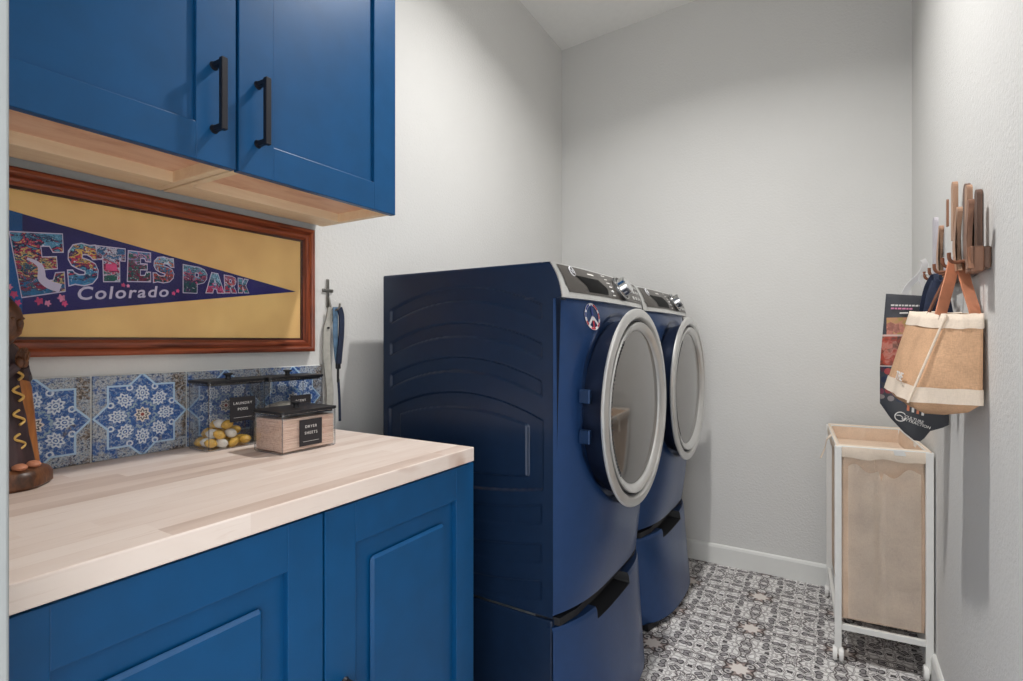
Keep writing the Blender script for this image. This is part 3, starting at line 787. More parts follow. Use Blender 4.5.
# pods
rng = random.Random(5)
podspots = []
for layer, (n_, zc) in enumerate(((14, .927), (8, .950), (3, .970))):
    for k in range(n_):
        px_ = .056 + .026 * (k % 3) + rng.uniform(-.003, .003)
        py_ = .742 + .029 * (k // 3) + (.0 if layer == 0 else .02 * layer) + rng.uniform(-.003, .003)
        if py_ > .860: continue
        podspots.append((px_, py_, zc + rng.uniform(-.002, .002)))
bm = NB(); t = bmesh.new(); bmesh.ops.create_uvsphere(t, u_segments=14, v_segments=8, radius=.0135)
for v in t.verts:
    v.co.x *= 1.15; v.co.y *= 1.15; v.co.z *= .85
merge(bm, t)
pod0 = None
for k, (a, b_, c) in enumerate(podspots):
    if k % 4 == 1: mm = 'pod_w'
    else: mm = 'pod_y'
    if k < 2:
        b2 = NB(); sph(b2, (0, 0, 0), .0135, (1.12, 1.12, .85), 14)
        ring = [(.0152 * cos(2 * pi * j / 20) * 1.0, .0152 * sin(2 * pi * j / 20) * 1.0, 0) for j in range(20)]; tube(b2, ring, .0012, 5, True)
        o = obj('laundry_pod', b2, M['pod_w'] if k == 1 else M['pod_y'], smooth=True)
        if k == 0: podY = o
        else: podW = o
    else:
        src = podW if mm == 'pod_w' else podY
        o = src.copy(); COL.objects.link(o)
    o.location = (a, b_, c); o.rotation_euler = (rng.uniform(-.5, .5), rng.uniform(-.5, .5), rng.uniform(0, 3))
    tag(o, 'white laundry pod in the heap inside the clear canister' if mm == 'pod_w' else 'yellow laundry pod in the heap inside the clear canister', 'laundry pod',
        'white laundry pods in the canister' if mm == 'pod_w' else 'yellow laundry pods in the canister')
bm.free()
# pale heap in the second canister
bm = NB()
loft(bm, [[(a, b_, z) for a, b_ in rrect(.040 + i_, .124 - i_, .894 + j_, 1.060 - j_, .010)] for z, i_, j_ in ((.918, 0, 0), (.965, 0, 0), (.985, .004, .01), (1.004, .014, .035), (1.012, .03, .06))])
o = tag(obj('scent_beads', bm, M['beads'], smooth=True), 'pale heap of laundry scent beads inside the canister nearest the worktop end', 'laundry beads'); o['kind'] = 'stuff'
# folded dryer sheets, a stack of layers
bm = NB(); z = .9165; rng = random.Random(9)
while z < .992:
    h = rng.uniform(.004, .007); j = [rng.uniform(-.001, .001) for _ in range(4)]
    box(bm, .2045 + j[0] * .5, .3130 + j[1], .8005 + j[2], .9525 + j[3], z, z + h, .0015, 2); z += h
o = tag(obj('dryer_sheets', bm, M['sheets'], smooth=True), 'stack of pale pink dryer sheets folded inside the low canister', 'dryer sheets'); o['kind'] = 'stuff'

# ------------------------------------------------------------------ wall hook with hanging straps
hk = thing('wall_hook', 'small grey metal cross-shaped wall hook beside the framed pennant', 'hook', (0, 1.187, 1.30))
bm = NB(); box(bm, .001, .005, 1.181, 1.193, 1.30, 1.396, .002, 2); box(bm, .001, .006, 1.165, 1.209, 1.352, 1.363, .002, 2); obj('cross_plate', bm, M['steel'], hk)
bm = NB(); tube(bm, smoothpts([(.005, 1.190, 1.335), (.012, 1.192, 1.305), (.026, 1.197, 1.292), (.040, 1.202, 1.298), (.044, 1.204, 1.314)], 5), .0032, 8); obj('hook_arm', bm, M['steel'], hk, True)
def strap(name, pts, w, t, wd, mat, parent=None):
    bm = NB(); ribbon(bm, smoothpts(pts, 6), w, t, wd); return obj(name, bm, mat, parent, True)
gs = strap('grey_strap', [(.018, 1.190, 1.300), (.014, 1.186, 1.262), (.013, 1.176, 1.225), (.013, 1.174, 1.15), (.014, 1.180, 1.08), (.015, 1.186, 1.02), (.016, 1.184, .975)], .024, .005, (.2, 1, 0), M['greycloth'])
tag(gs, 'long pale grey fabric strap with a dark stud hanging on the cross-shaped hook', 'strap')
bm = NB(); cyl(bm, (.016, 1.178, 1.232), (.0205, 1.178, 1.232), .0035); obj('stud', bm, M['black'], gs)
ly = thing('lanyard', 'folded blue and navy lanyard with clip hanging down to the worktop from the cross-shaped hook', 'lanyard', (.035, 1.215, .92))
strap('light_strap', [(.028, 1.198, 1.302), (.027, 1.199, 1.26), (.026, 1.200, 1.2), (.026, 1.206, 1.14), (.027, 1.210, 1.115)], .017, .004, (.2, 1, 0), M['bluecloth'], ly)
strap('navy_strap', [(.036, 1.208, 1.300), (.037, 1.216, 1.27), (.037, 1.215, 1.21), (.034, 1.211, 1.15), (.030, 1.210, 1.112)], .018, .006, (.2, 1, 0), M['navycloth'], ly)
bm = NB(); box(bm, .022, .032, 1.202, 1.219, 1.094, 1.118, .003, 2); cyl(bm, (.027, 1.210, 1.05), (.027, 1.210, 1.096), .004); obj('clip', bm, M['blackp'], ly, True)
strap('tail', [(.027, 1.211, 1.06), (.028, 1.214, 1.01), (.028, 1.216, .96), (.029, 1.216, .918)], .008, .003, (.2, 1, 0), M['navycloth'], ly)

# ------------------------------------------------------------------ washer and dryer
MW, MH = .711, 1.008
def bulge(y):      # plan outline of the front, y in 0..1
    t = abs(2 * y - 1); return 1 - t ** 3.4
def front_x(y, z):  # local, metres; y 0..MW, z 0..MH (above the pedestal)
    s = y / MW; b = bulge(s)
    return .660 + .050 * b + .050 * sin(pi * min(max(z / .91, 0), 1)) ** .8 * (1 - abs(2 * s - 1) ** 3)
def surf_x(y, z):
    x = front_x(y, z)
    r = sqrt((y - MW / 2 - .008) ** 2 + (z - .570) ** 2)
    k = min(max((RR0 - r) / .014, 0), 1); k = 3 * k * k - 2 * k ** 3
    return x * (1 - k) + min(x, .712) * k
RR0 = .308
def con_pt(s, t, lift=0.0):   # console surface: s 0..1 across, t 0 top .. 1 bottom
    b = 1 - abs(2 * s - 1) ** 3
    top_ = Vector((.652 + .018 * b, s * MW, MH)); bo = Vector((.690 + .042 * b, s * MW, .906 - .002 * b))
    p = top_.lerp(bo, t); n = Vector((.103, 0, .055)).normalized()
    p += n * (.008 * sin(pi * t) + lift); return p
RR0 = .308
def band(x, z):
    """relief of the pressed side panel, x,z in room metres"""
    q = ((x - .45) / .295); inside = .155 < x < .744
    h = 0.0
    def soft(d, w=.004): return min(max(d / w, 0), 1)
    for zt, zb in ((1.358, 1.312), (1.247, 1.202), (1.139, 1.093)):
        a = zt - .066 * q * q; c = zb - .066 * q * q
        d = min(a - z, z - c, x - .155, .744 - x)
        if d > 0: h = min(h, -.0095 * (3 * soft(d) ** 2 - 2 * soft(d) ** 3))
    a = 1.029 - .066 * q * q; c = .735 + .03 * q * q
    d = min(a - z, z - c, x - .150, .748 - x)
    if d > 0:
        a2 = .983 - .055 * q * q; c2 = .78 + .02 * q * q
        d2 = min(a2 - z, z - c2, x - .197, .698 - x)
        k = soft(d); v = -.0095 * (3 * k * k - 2 * k ** 3)
        if d2 > 0:
            k = soft(d2); v *= 1 - (3 * k * k - 2 * k ** 3)
        h = min(h, v)
    for zt in (.690, .580, .475):
        a = zt + .033 * q * q; c = a - .055
        d = min(a - z, z - c, x - .155, .744 - x)
        if d > 0: h = min(h, -.005 * (3 * soft(d) ** 2 - 2 * soft(d) ** 3))
    return h
def make_machine():
    X, Y, Z = .12, 1.323, .405
    t = thing('washer', '', 'washing machine', (X, Y, Z))
    g = lambda x, y, z: (X + x, Y + y, Z + z)
    # cabinet shell: extruded side profile with open near side covered by pressed side panel
    bm = NB(); poly = [(0, .004), (.655, .004), (.655, .90), (.680, .90), (.640, MH - .003), (.02, MH - .003), (0, MH - .02)]
    prism(bm, poly, lambda x, z: g(x, .009, z), lambda x, z: g(x, MW - .001, z))
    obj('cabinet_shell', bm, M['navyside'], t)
    bm = NB(); nu, nv = 168, 254
    def sp(u, v):
        x = u * .659; zc = .002 + v * (MH - .004)
        # top-front corner follows the sloping console
        if zc > .905: x = min(x, .690 - (zc - .905) / (MH - .905) * .040) if u > .97 else x * (1 - max(0, 0))
        tc = (MH - zc) / (MH - .905); xe = .659 if zc < .905 else .652 + .038 * tc + .007 * sin(pi * min(max(tc, 0), 1)) - .002
        x = u * xe
        ed = min(zc, MH - zc, x + .0, 1) ; rr = .006
        yy = 0 if ed > rr else rr - sqrt(max(rr * rr - (rr - ed) ** 2, 0))
        return Vector(g(x, yy - band(X + x, Z + zc), zc))
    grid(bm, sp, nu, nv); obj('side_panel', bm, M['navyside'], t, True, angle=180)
    bm = NB(); box(bm, *[X + .0, X + .648], Y + .004, Y + MW - .002, Z + MH - .006, Z + MH + .001, .002, 1); obj('top_panel', bm, M['navyside'], t)
    # front panel: curved shell with a round recess around the door
    dc = (MW / 2 + .008, .570); R0 = RR0
    bm = NB()
    def fp(u, v):
        y = u * MW; z = .012 + v * .892
        # denser columns near edges
        y = MW * (0.5 - 0.5 * cos(pi * u)) * .5 + y * .5
        return Vector(g(surf_x(y, z), y, z))
    vs = grid(bm, fp, 130, 150)
    # bottom return
    btm = [vs[i][0] for i in range(131)]; b2 = [bm.verts.new(v.co + Vector((-.03, 0, -.006))) for v in btm]
    for i in range(130): bm.faces.new((btm[i], b2[i], b2[i + 1], btm[i + 1]))
    fpn = obj('front_panel', bm, M['navy'], t, True, angle=60)
    # console
    bm = NB()
    gp = lambda s, tt, l=0.0: Vector(g(*con_pt(s, tt, l)))
    fr_ = grid(bm, lambda u, v: gp(u, v), 40, 8)
    # thickness: back to the body
    rim = [fr_[0][j] for j in range(9)]; rim2 = [fr_[40][j] for j in range(9)]
    for rr, yo in ((rim, .0), (rim2, 0)):
        bb = [bm.verts.new(v.co + Vector((-.004, 0, 0))) for v in rr]
        for j in range(8): bm.faces.new((rr[j], rr[j + 1], bb[j + 1], bb[j]))
    lowr = [fr_[i][8] for i in range(41)]; bb = [bm.verts.new(v.co + Vector((-.03, 0, 0))) for v in lowr]
    for i in range(40): bm.faces.new((lowr[i], lowr[i + 1], bb[i + 1], bb[i]))
    tr = [fr_[i][0] for i in range(41)]; bb = [bm.verts.new(v.co + Vector((-.03, 0, -.001))) for v in tr]
    for i in range(40): bm.faces.new((tr[i], tr[i + 1], bb[i + 1], bb[i]))
    con = obj('console', bm, M['silver'], t, True, angle=40)
    bm = NB()
    def cp(u, v):
        tt = .06 + v * .80; s0 = .028 + .012 * (v > .85) ; s1 = .985
        return gp(s0 + (s1 - s0) * u, tt, .0015)
    vs = grid(bm, cp, 40, 8)
    obj('control_panel', bm, M['console'], con, True)
    def patch(name, poly, lift, th, mat, par=con):
        b_ = NB(); prism(b_, poly, lambda s, tt: gp(s, tt, lift), lambda s, tt: gp(s, tt, lift + th)); return obj(name, b_, mat, par)
    def ringp(name, s, tt, r, th, mat, lift=.002, inner=0.0, par=con, seg=28):
        c = gp(s, tt, lift); n = Vector((.103, 0, .055)).normalized(); ey = Vector((0, 1, 0)); ez = n.cross(ey)
        b_ = NB()
        if inner:
            tube(b_, [c + (ey * cos(2 * pi * k / seg) + ez * sin(2 * pi * k / seg)) * r for k in range(seg)], inner, 8, True)
        else: cyl(b_, c, c + n * th, r, r * .94, seg, .001)
        return obj(name, b_, mat, par, True)
    n = Vector((.103, 0, .055)).normalized(); up = Vector((-.055, 0, .103)).normalized()
    ringp('emblem_ring', .115, .24, .0155, 0, M['white'], .0022, .0016)
    lg = ringp('emblem_disc', .115, .24, .013, .0008, M['doorgap'], .0018)
    b_ = NB(); c = gp(.115, .24, .0035)
    for q0 in (0, 1):
        tube(b_, [c + (Vector((0, 1, 0)) * (.006 * sin(k / 10 * 5 + q0 * 2) + (q0 - .5) * .006) + up * (.011 * (k / 10 - .5))) for k in range(11)], .0009, 6)
    obj('emblem_script', b_, M['white'], con)
    def dsp(u, v):
        l_ = .118 + .055 * min(v * 1.6, 1) + .02 * max(0, v - .6); r_ = .330 + .055 * min(v * 1.8, 1) - .05 * max(0, v - .65)
        return gp(l_ + (r_ - l_) * u, .36 + .44 * v, .0022)
    b_ = NB(); grid(b_, dsp, 14, 10); bmesh.ops.solidify(b_, geom=list(b_.faces), thickness=.0006); obj('display_window', b_, M['display'], con)
    patch('console_marking', [(.25, .20), (.31, .20), (.31, .24), (.25, .24)], .0022, .0003, M['white_ink'])
    ringp('button', .435, .66, .006, .003, M['silver'])
    # dial with chrome bezel
    c = gp(.570, .50, .001)
    cyl_ = NB(); cyl(cyl_, c, c + n * .006, .046, .044, 40, .0015); dl = obj('dial_bezel', cyl_, M['doorgap'], con, True)
    cyl_ = NB(); cyl(cyl_, c + n * .006, c + n * .034, .034, .031, 40, .003); obj('dial', cyl_, M['chrome'], dl, True)
    b_ = NB(); tube(b_, [c + n * .008 + (Vector((0, 1, 0)) * cos(2 * pi * k / 40) + up * sin(2 * pi * k / 40)) * .042 for k in range(40)], .0022, 8, True); obj('dial_ring', b_, M['chrome'], dl, True)
    for k in range(6):
        a = k * .16
        patch('cycle_mark', [(.420 + .006 * (k % 2), .12 + a * .8), (.460, .12 + a * .8), (.460, .145 + a * .8), (.420 + .006 * (k % 2), .145 + a * .8)], .0017, .0004, M['white_ink'])
    for a in range(3):
        for k in range(4):
            s0 = .72 + .058 * k; t0 = .22 + .22 * a
            patch('key', [(s0, t0), (s0 + .034, t0), (s0 + .034, t0 + .10), (s0, t0 + .10)], .0016, .0012, M['silver'])
    # door
    cxyz = g(.0, dc[0], dc[1])
    bm = NB(); lathe(bm, [(.250, .705), (.272, .705), (.282, .735), (.296, .784), (.28, .784)], cxyz); obj('door_body', bm, M['doornavy'], t, True)
    prof = [(.286, .782), (.314, .782), (.319, .785), (.319, .789), (.316, .793), (.302, .797), (.291, .796), (.286, .790), (.284, .780)]
    bm = NB(); lathe(bm, prof, cxyz); rg = obj('door_ring', bm, M['silver'], t, True)
    bm = NB(); lathe(bm, [(.287, .781), (.272, .781), (.270, .779)], cxyz); obj('ring_groove', bm, M['gap'], rg, True)
    bm = NB(); lathe(bm, [(.275, .779), (.275, .793), (.272, .796), (.257, .791), (.249, .784), (.247, .776)], cxyz); ir = obj('inner_ring', bm, M['silver'], rg, True)
    for k in range(34):
        a = radians(128 + k * 2.9); b_ = NB(); ey = Vector((0, cos(a), sin(a)))
        c0 = Vector(cxyz) + Vector((.7965, 0, 0)) + ey * .2625
        tube(b_, [c0 - ey * .010 + Vector((-.004, 0, 0)), c0 + ey * .007 + Vector((.001, 0, 0))], .0016, 5); obj('grip_rib', b_, M['gap'], ir)
    bm = NB(); pr = [(.2475, .780)]
    for k in range(14):
        r = .2465 * (1 - k / 13.0); pr.append((r, .780 + .010 * (1 - (r / .2465) ** 2)))
    lathe(bm, pr, cxyz); obj('door_glass', bm, M['glassdoor'], rg, True)
    for z in (-.060, .055):
        bm = NB(); yc = dc[0] - .296
        box(bm, X + .712, X + .745, Y + yc - .008, Y + yc + .008, Z + dc[1] + z - .020, Z + dc[1] + z + .020, .003, 2); obj('hinge', bm, M['hinge'], t)
    return t
w1 = make_machine()
w1['label'] = 'nearer dark blue front-loading machine, with a round stars-and-stripes peace sticker'
w1['group'] = 'blue front-loading laundry machines on pedestals'
def copy_tree(o, parent=None):
    c = o.copy(); COL.objects.link(c)
    if parent: c.parent = parent
    for ch in list(o.children): copy_tree(ch, c)
    return c
w2 = copy_tree(w1); w2.location = (.107, 2.090, .405); w2.name = 'dryer'
w2['label'] = 'farther dark blue front-loading machine by the back wall, partly hidden behind the nearer one'; w2['category'] = 'clothes dryer'
# peace sticker on the nearer one
sc = Vector((0, 1.478, 1.262))
def onfront(y, z, l=0.0): return Vector((.12 + surf_x(y - 1.323, z - .405) + l + .0012, y - l * .5, z))
RS = .041
def disc_ring(r0, r1, a0, a1, l, n=40):
    bm = NB(); A = []; B = []
    for k in range(n + 1):
        a = a0 + (a1 - a0) * k / n
        A.append(bm.verts.new(onfront(sc.y + r0 * cos(a), sc.z + r0 * sin(a), l))); B.append(bm.verts.new(onfront(sc.y + r1 * cos(a), sc.z + r1 * sin(a), l)))
    for k in range(n): bm.faces.new((A[k], B[k], B[k + 1], A[k + 1]))
    return bm
stk = obj('peace_sticker', disc_ring(RS * .80, RS, 0, 2 * pi, .0008), M['white'], w1); stk['label'] = 'red, white and blue round peace sign sticker'
def spoke(a, w=.0042, l=.0010, r1=RS * .86):
    bm = NB(); n_ = 6; d = Vector((cos(a), sin(a))); p = Vector((-sin(a), cos(a)))
    A = [[bm.verts.new(onfront(sc.y + d.x * r1 * k / n_ + p.x * s * w, sc.z + d.y * r1 * k / n_ + p.y * s * w, l)) for s in (-1, 1)] for k in range(n_ + 1)]
    for q, r_ in zip(A, A[1:]): bm.faces.new((q[0], q[1], r_[1], r_[0]))
    return bm
obj('sticker_bar', spoke(pi / 2), M['sblue'], stk); obj('sticker_bar', spoke(-pi / 2), M['red'], stk)
obj('sticker_bar', spoke(-pi / 4), M['white'], stk); obj('sticker_bar', spoke(-3 * pi / 4), M['white'], stk)
for a0, a1, mt in ((.6, 1.3, 'red'), (1.9, 2.6, 'sblue'), (2.8, 3.2, 'sblue'), (3.5, 3.9, 'red'), (4.3, 4.9, 'red'), (5.3, 5.8, 'red'), (6.1, 6.6, 'red')):
    obj('sticker_stripe', disc_ring(RS * .82, RS * .97, a0, a1, .0011, 12), M[mt], stk)
obj('sticker_stripe', disc_ring(0.001, RS * .30, -2.6, -.5, .0012, 12), M['white'], stk)

def make_pedestal():
    X, Y, Z = .12, 1.323, 0
    t = thing('laundry_pedestal', '', 'pedestal', (X, Y, 0))
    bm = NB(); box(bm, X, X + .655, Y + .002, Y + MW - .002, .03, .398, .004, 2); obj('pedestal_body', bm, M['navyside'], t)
    dx = .010
    bm = NB()
    ny0, ny1, nz = .19, .46, .352
    def fx_(y, z):
        s = y / MW; return .660 + dx + .050 * bulge(s) + .050 * (1 - z / .4) * (1 - abs(2 * s - 1) ** 2.5)
    def fpp(u, v):
        y = .5 * (MW * (.5 - .5 * cos(pi * u))) + .5 * u * MW; z = .028 + v * .352
        x = fx_(y, z) - dx * (abs(2 * y / MW - 1) ** 6) - .004 * max(0, (v - .97) / .03)
        k = min(max((.138 - abs(y - .318)) / .005, 0), 1) * min(max((z - .346) / .003, 0), 1)
        return Vector((X + x - .055 * k, Y + y, z))
    vs = grid(bm, fpp, 150, 110)
    tp = [c[-1] for c in vs]; b2 = [bm.verts.new(Vector((X + .64, v.co.y, v.co.z))) for v in tp]
    for i in range(150): bm.faces.new((tp[i], tp[i + 1], b2[i + 1], b2[i]))
    for fc in bm.faces:
        cc = fc.calc_center_median()
        if cc.z > .345 and abs(cc.y - Y - .318) < .1385: fc.material_index = 1  # notch faces coloured dark, shade painted into the hand recess
    bt = [c[0] for c in vs]; b2 = [bm.verts.new(Vector((X + .64, v.co.y, v.co.z))) for v in bt]
    for i in range(150): bm.faces.new((bt[i], bt[i + 1], b2[i + 1], b2[i]))
    dr = obj('drawer', bm, M['navy'], t, True, angle=50); dr.data.materials.append(M['gap'])
    bm = NB(); prism(bm, [(.600, .006), (.672, .02), (.690, .10), (.690, MW - .10), (.672, MW - .02), (.600, MW - .006)], lambda x, y: (X + x, Y + y, .382), lambda x, y: (X + x, Y + y, .404))
    obj('gap_shade', bm, M['gap'], t)  # dark strip standing in for shade between machine and drawer
    bm = NB(); prism(bm, [(.60, .03), (.70, .03), (.72, .1), (.72, MW - .1), (.70, MW - .03), (.60, MW - .03)], lambda x, y: (X + x, Y + y, .004), lambda x, y: (X + x, Y + y, .030)); obj('toe_kick', bm, M['gap'], t)
    for a, b_ in ((.05, .05), (.60, .05), (.05, MW - .05), (.60, MW - .05)):
        bm = NB(); cyl(bm, (X + a, Y + b_, 0), (X + a, Y + b_, .032), .02); obj('foot', bm, M['gap'], t)
    bm = NB(); box(bm, X + .03, X + .60, Y + .006, Y + .02, .396, .404, .001, 1); obj('mounting_bracket', bm, M['steel'], t)
    return t
p1 = make_pedestal(); p1['label'] = 'blue drawer pedestal carrying the nearer front-loading machine'
p1['group'] = 'blue laundry pedestals'
p2 = copy_tree(p1); p2.location = (.107, 2.090, 0); p2['label'] = 'blue drawer pedestal under the farther machine by the back wall'

# ------------------------------------------------------------------ rolling hamper
hm = thing('laundry_hamper', 'narrow white metal rolling hamper with a beige canvas bag against the right wall', 'laundry hamper', (1.585, 2.58, 0))
FL, FR, BL, BR = (1.466, 2.312), (1.738, 2.335), (1.434, 2.86), (1.706, 2.885)
bm = NB(); s = .0115
for (x, y) in (FL, FR, BL, BR):
    b_ = NB(); box(b_, x - s, x + s, y - s, y + s, .050, .798, .002, 2); obj('post', b_, M['white_metal'], hm)
def bar(a, b_, z, h=.022, w=.014):
    t = NB(); a = Vector((*a, z)); b_ = Vector((*b_, z)); d = (b_ - a); L = d.length; box(t, 0, L, -w / 2, w / 2, -h / 2, h / 2, .0015, 1)
    an = atan2(d.y, d.x); put(t, Matrix.Translation(a) @ Matrix.Rotation(an, 4, 'Z')); return t
for a, b_ in ((FL, FR), (BL, BR), (FL, BL), (FR, BR)):
    obj('lower_rail', bar(a, b_, .128), M['white_metal'], hm); obj('upper_rail', bar(a, b_, .789), M['white_metal'], hm)
bm = NB()
for k in range(5):
    q = (k + 1) / 6; a = Vector(FL).lerp(Vector(BL), q); b_ = Vector(FR).lerp(Vector(BR), q); t = bar(a, b_, .128, .006, .006); merge(bm, t)
obj('base_wires', bm, M['white_metal'], hm)
for (x, y) in (FL, FR, BL, BR):
    c = NB(); cyl(c, (x, y, .045), (x, y, .055), .009); box(c, x - .0025, x + .0025, y - .018, y + .016, .030, .054, .003, 2); cs = obj('caster', c, M['caster'], hm, True)
    for sd in (-1, 1):
        c = NB(); cyl(c, (x + sd * .003, y - .004, .027), (x + sd * .017, y - .004, .027), .027, None, 28, .003); obj('wheel', c, M['caster'], cs, True)
# canvas bag: lofted, wrapped over upper rails
FLv, FRv, BLv, BRv = [Vector(p) for p in (FL, FR, BL, BR)]
def hp(u, v):   # bilinear
    return FLv.lerp(FRv, u).lerp(BLv.lerp(BRv, u), v)
bm = NB(); rings = []; N = 26
def perim(inset, z, wr, sag=0):
    out = []
    for side in range(4):
        for k in range(N):
            t = k / N
            u, v = [(t, 0), (1, t), (1 - t, 1), (0, 1 - t)][side]
            du = (u - .5) * (1 - inset) + .5; dv = (v - .5) * (1 - inset * .5) + .5
            p = hp(du, dv); w = wr * (sin(t * 9 + side * 2 + z * 11) * .5 + sin(t * 21 + z * 23 + side) * .3) * sin(pi * t)
            out.append(Vector((p.x + w * (0, 1, 0, 1)[side], p.y + w * (1, 0, 1, 0)[side], z + sag * sin(pi * t) * sin(t * 15 + side) * .4)))
    return out
for z, i_, w in ((.152, .14, .002), (.156, .09, .004), (.20, .075, .006), (.30, .07, .007), (.42, .07, .008), (.54, .075, .007), (.66, .08, .008), (.72, .085, .008), (.77, .08, .006), (.795, .06, .003)):
    rings.append(perim(i_, z, w))
loft(bm, rings, False)
bm.verts.ensure_lookup_table(); bm.faces.new([bm.verts[k] for k in range(4 * N)][::-1])
fb = NB(); cols = []
for j in range(15):
    v = j / 14; row = []
    for i in range(31):
        u = i / 30; zt = .715 + .010 * sin(u * 17) + .012 * sin(u * 7 + 1) - .035 * (abs(u - .47) < .03); z = .165 + (zt - .165) * v
        q_ = hp(.115 + .80 * u, .0); row.append(fb.verts.new((q_.x, q_.y - .002 + .0025 * sin(u * 9 + v * 5) + .002 * sin(v * 21 + u * 4) + .006 * exp(-((u - .45) / .05) ** 2), z)))
    cols.append(row)
for A, B in zip(cols, cols[1:]):
    for i in range(30): fb.faces.new((A[i], A[i + 1], B[i + 1], B[i]))
bmesh.ops.solidify(fb, geom=list(fb.faces), thickness=.003)
bag = obj('canvas_bag', bm, M['canvas'], hm, True, angle=180)
obj('outer_panel', fb, M['canvas_p'], bag, True, angle=60)
# hem folded over the rails, with a wavy lower edge
bm = NB(); rings = []
for z, i_, w in ((.788, .02, .0), (.803, .03, .0), (.805, -.02, .0), (.795, -.055, .0015), (.772, -.058, .003), (.757, -.045, .005)):
    rings.append(perim(i_, z, w, .012 if z < .78 else 0))
loft(bm, rings, False); obj('hem', bm, M['canvas_l'], bag, True, angle=180)
bm = NB(); loft(bm, [perim(.10, .735, .006), perim(.10, .74, .006)]); obj('bag_lining', bm, M['canvas'], bag, True)
# seams and creases: vertical centre seam and folded corners
bm = NB()
tube(bm, smoothpts([hp(.42, .026).to_3d() + Vector((0, 0, .76)), hp(.44, .020).to_3d() + Vector((0, 0, .55)), hp(.42, .022).to_3d() + Vector((0, 0, .30))], 6), .006, 6)
tube(bm, smoothpts([hp(.42, .024).to_3d() + Vector((0, 0, .30)), hp(.72, .024).to_3d() + Vector((0, 0, .23)), hp(.93, .03).to_3d() + Vector((0, 0, .165))], 6), .0045, 6)
tube(bm, smoothpts([hp(.42, .024).to_3d() + Vector((0, 0, .30)), hp(.25, .024).to_3d() + Vector((0, 0, .26)), hp(.10, .03).to_3d() + Vector((0, 0, .225))], 6), .0045, 6)
obj('seam', bm, M['canvas'], bag, True)
# tie at the left side
bm = NB(); ribbon(bm, smoothpts([(1.445, 2.55, .800), (1.428, 2.55, .78), (1.420, 2.56, .74), (1.405, 2.55, .70)], 5), [.020] * 16, .003, (0, 1, .3)); obj('tie', bm, M['canvas_l'], bag, True)

# ------------------------------------------------------------------ wooden wall rack on the right wall
rk = thing('wall_rack', 'wall rack of overlapping rounded wooden cutouts in mixed browns on the right wall', 'wall rack', (W, 1.82, 1.35))
bm = NB(); box(bm, W - .016, W - .001, 1.560, 2.19, 1.352, 1.402, .004, 2); obj('back_board', bm, M['rackd'], rk)
bm = NB(); box(bm, W - .040, W - .016, 1.548, 1.600, 1.345, 1.402, .002, 1); obj('end_block', bm, M['rackm'], rk)
def plank(y, z0, z1, w, xo, mat, curve=0.0, th=.014):
    n = 14; L = []; R = []
    for k in range(n + 1):
        t = k / n; z = z0 + (z1 - w / 2 - z0) * t; c = y + curve * sin(t * pi * 1.3 - .3)
        ww = w * (0.72 + .28 * sin(pi * min(t * 1.1, 1)) if curve else 1)
        L.append((c - ww / 2, z)); R.append((c + ww / 2, z))
    lastw = (R[-1][0] - L[-1][0]) / 2; cc = (R[-1][0] + L[-1][0]) / 2
    capp = [(cc + lastw * cos(a), L[-1][1] + lastw * sin(a)) for a in [pi * k / 8 for k in range(1, 8)]]
    poly = L[::1] ; poly = R + capp + L[::-1]
    bm = NB(); prism(bm, poly, lambda a, b_: (W - xo, a, b_), lambda a, b_: (W - xo - th, a, b_))
    obj('cutout', bm, mat, rk)
for a in ((2.165, 1.372, 1.588, .036, .016, M['rackw'], 0, .011), (1.973, 1.372, 1.530, .036, .030, M['rackl'], .020, .010), (2.07, 1.372, 1.450, .030, .012, M['rackw'], -.008, .010),
          (1.990, 1.525, 1.605, .014, .014, M['rackm'], 0, .005), (1.863, 1.465, 1.625, .032, .014, M['rackl'], 0, .011), (1.84, 1.372, 1.460, .036, .014, M['rackw'], .01, .010),
          (1.690, 1.362, 1.523, .036, .034, M['rackl'], .022, .010), (1.720, 1.372, 1.583, .036, .012, M['rackd'], 0, .010), (1.605, 1.400, 1.553, .028, .028, M['rackl'], 0, .010),
          (1.560, 1.352, 1.512, .032, .034, M['rackm'], .018, .010), (1.655, 1.402, 1.551, .030, .002, M['rackd'], 0, .010)):
    plank(*a)
for y in (2.05, 1.95, 1.86, 1.73, 1.64):
    bm = NB(); tube(bm, smoothpts([(W - .016, y, 1.385), (W - .050, y, 1.378), (W - .062, y, 1.385), (W - .064, y, 1.402)], 5), .004, 8); obj('hook', bm, M['leatherd'], rk, True)

# ------------------------------------------------------------------ tote bag (burlap)
tb = thing('tote_bag', 'tan burlap tote bag with cream bands and leather handles hanging from the wall rack', 'tote bag', (1.68, 1.68, 1.0))
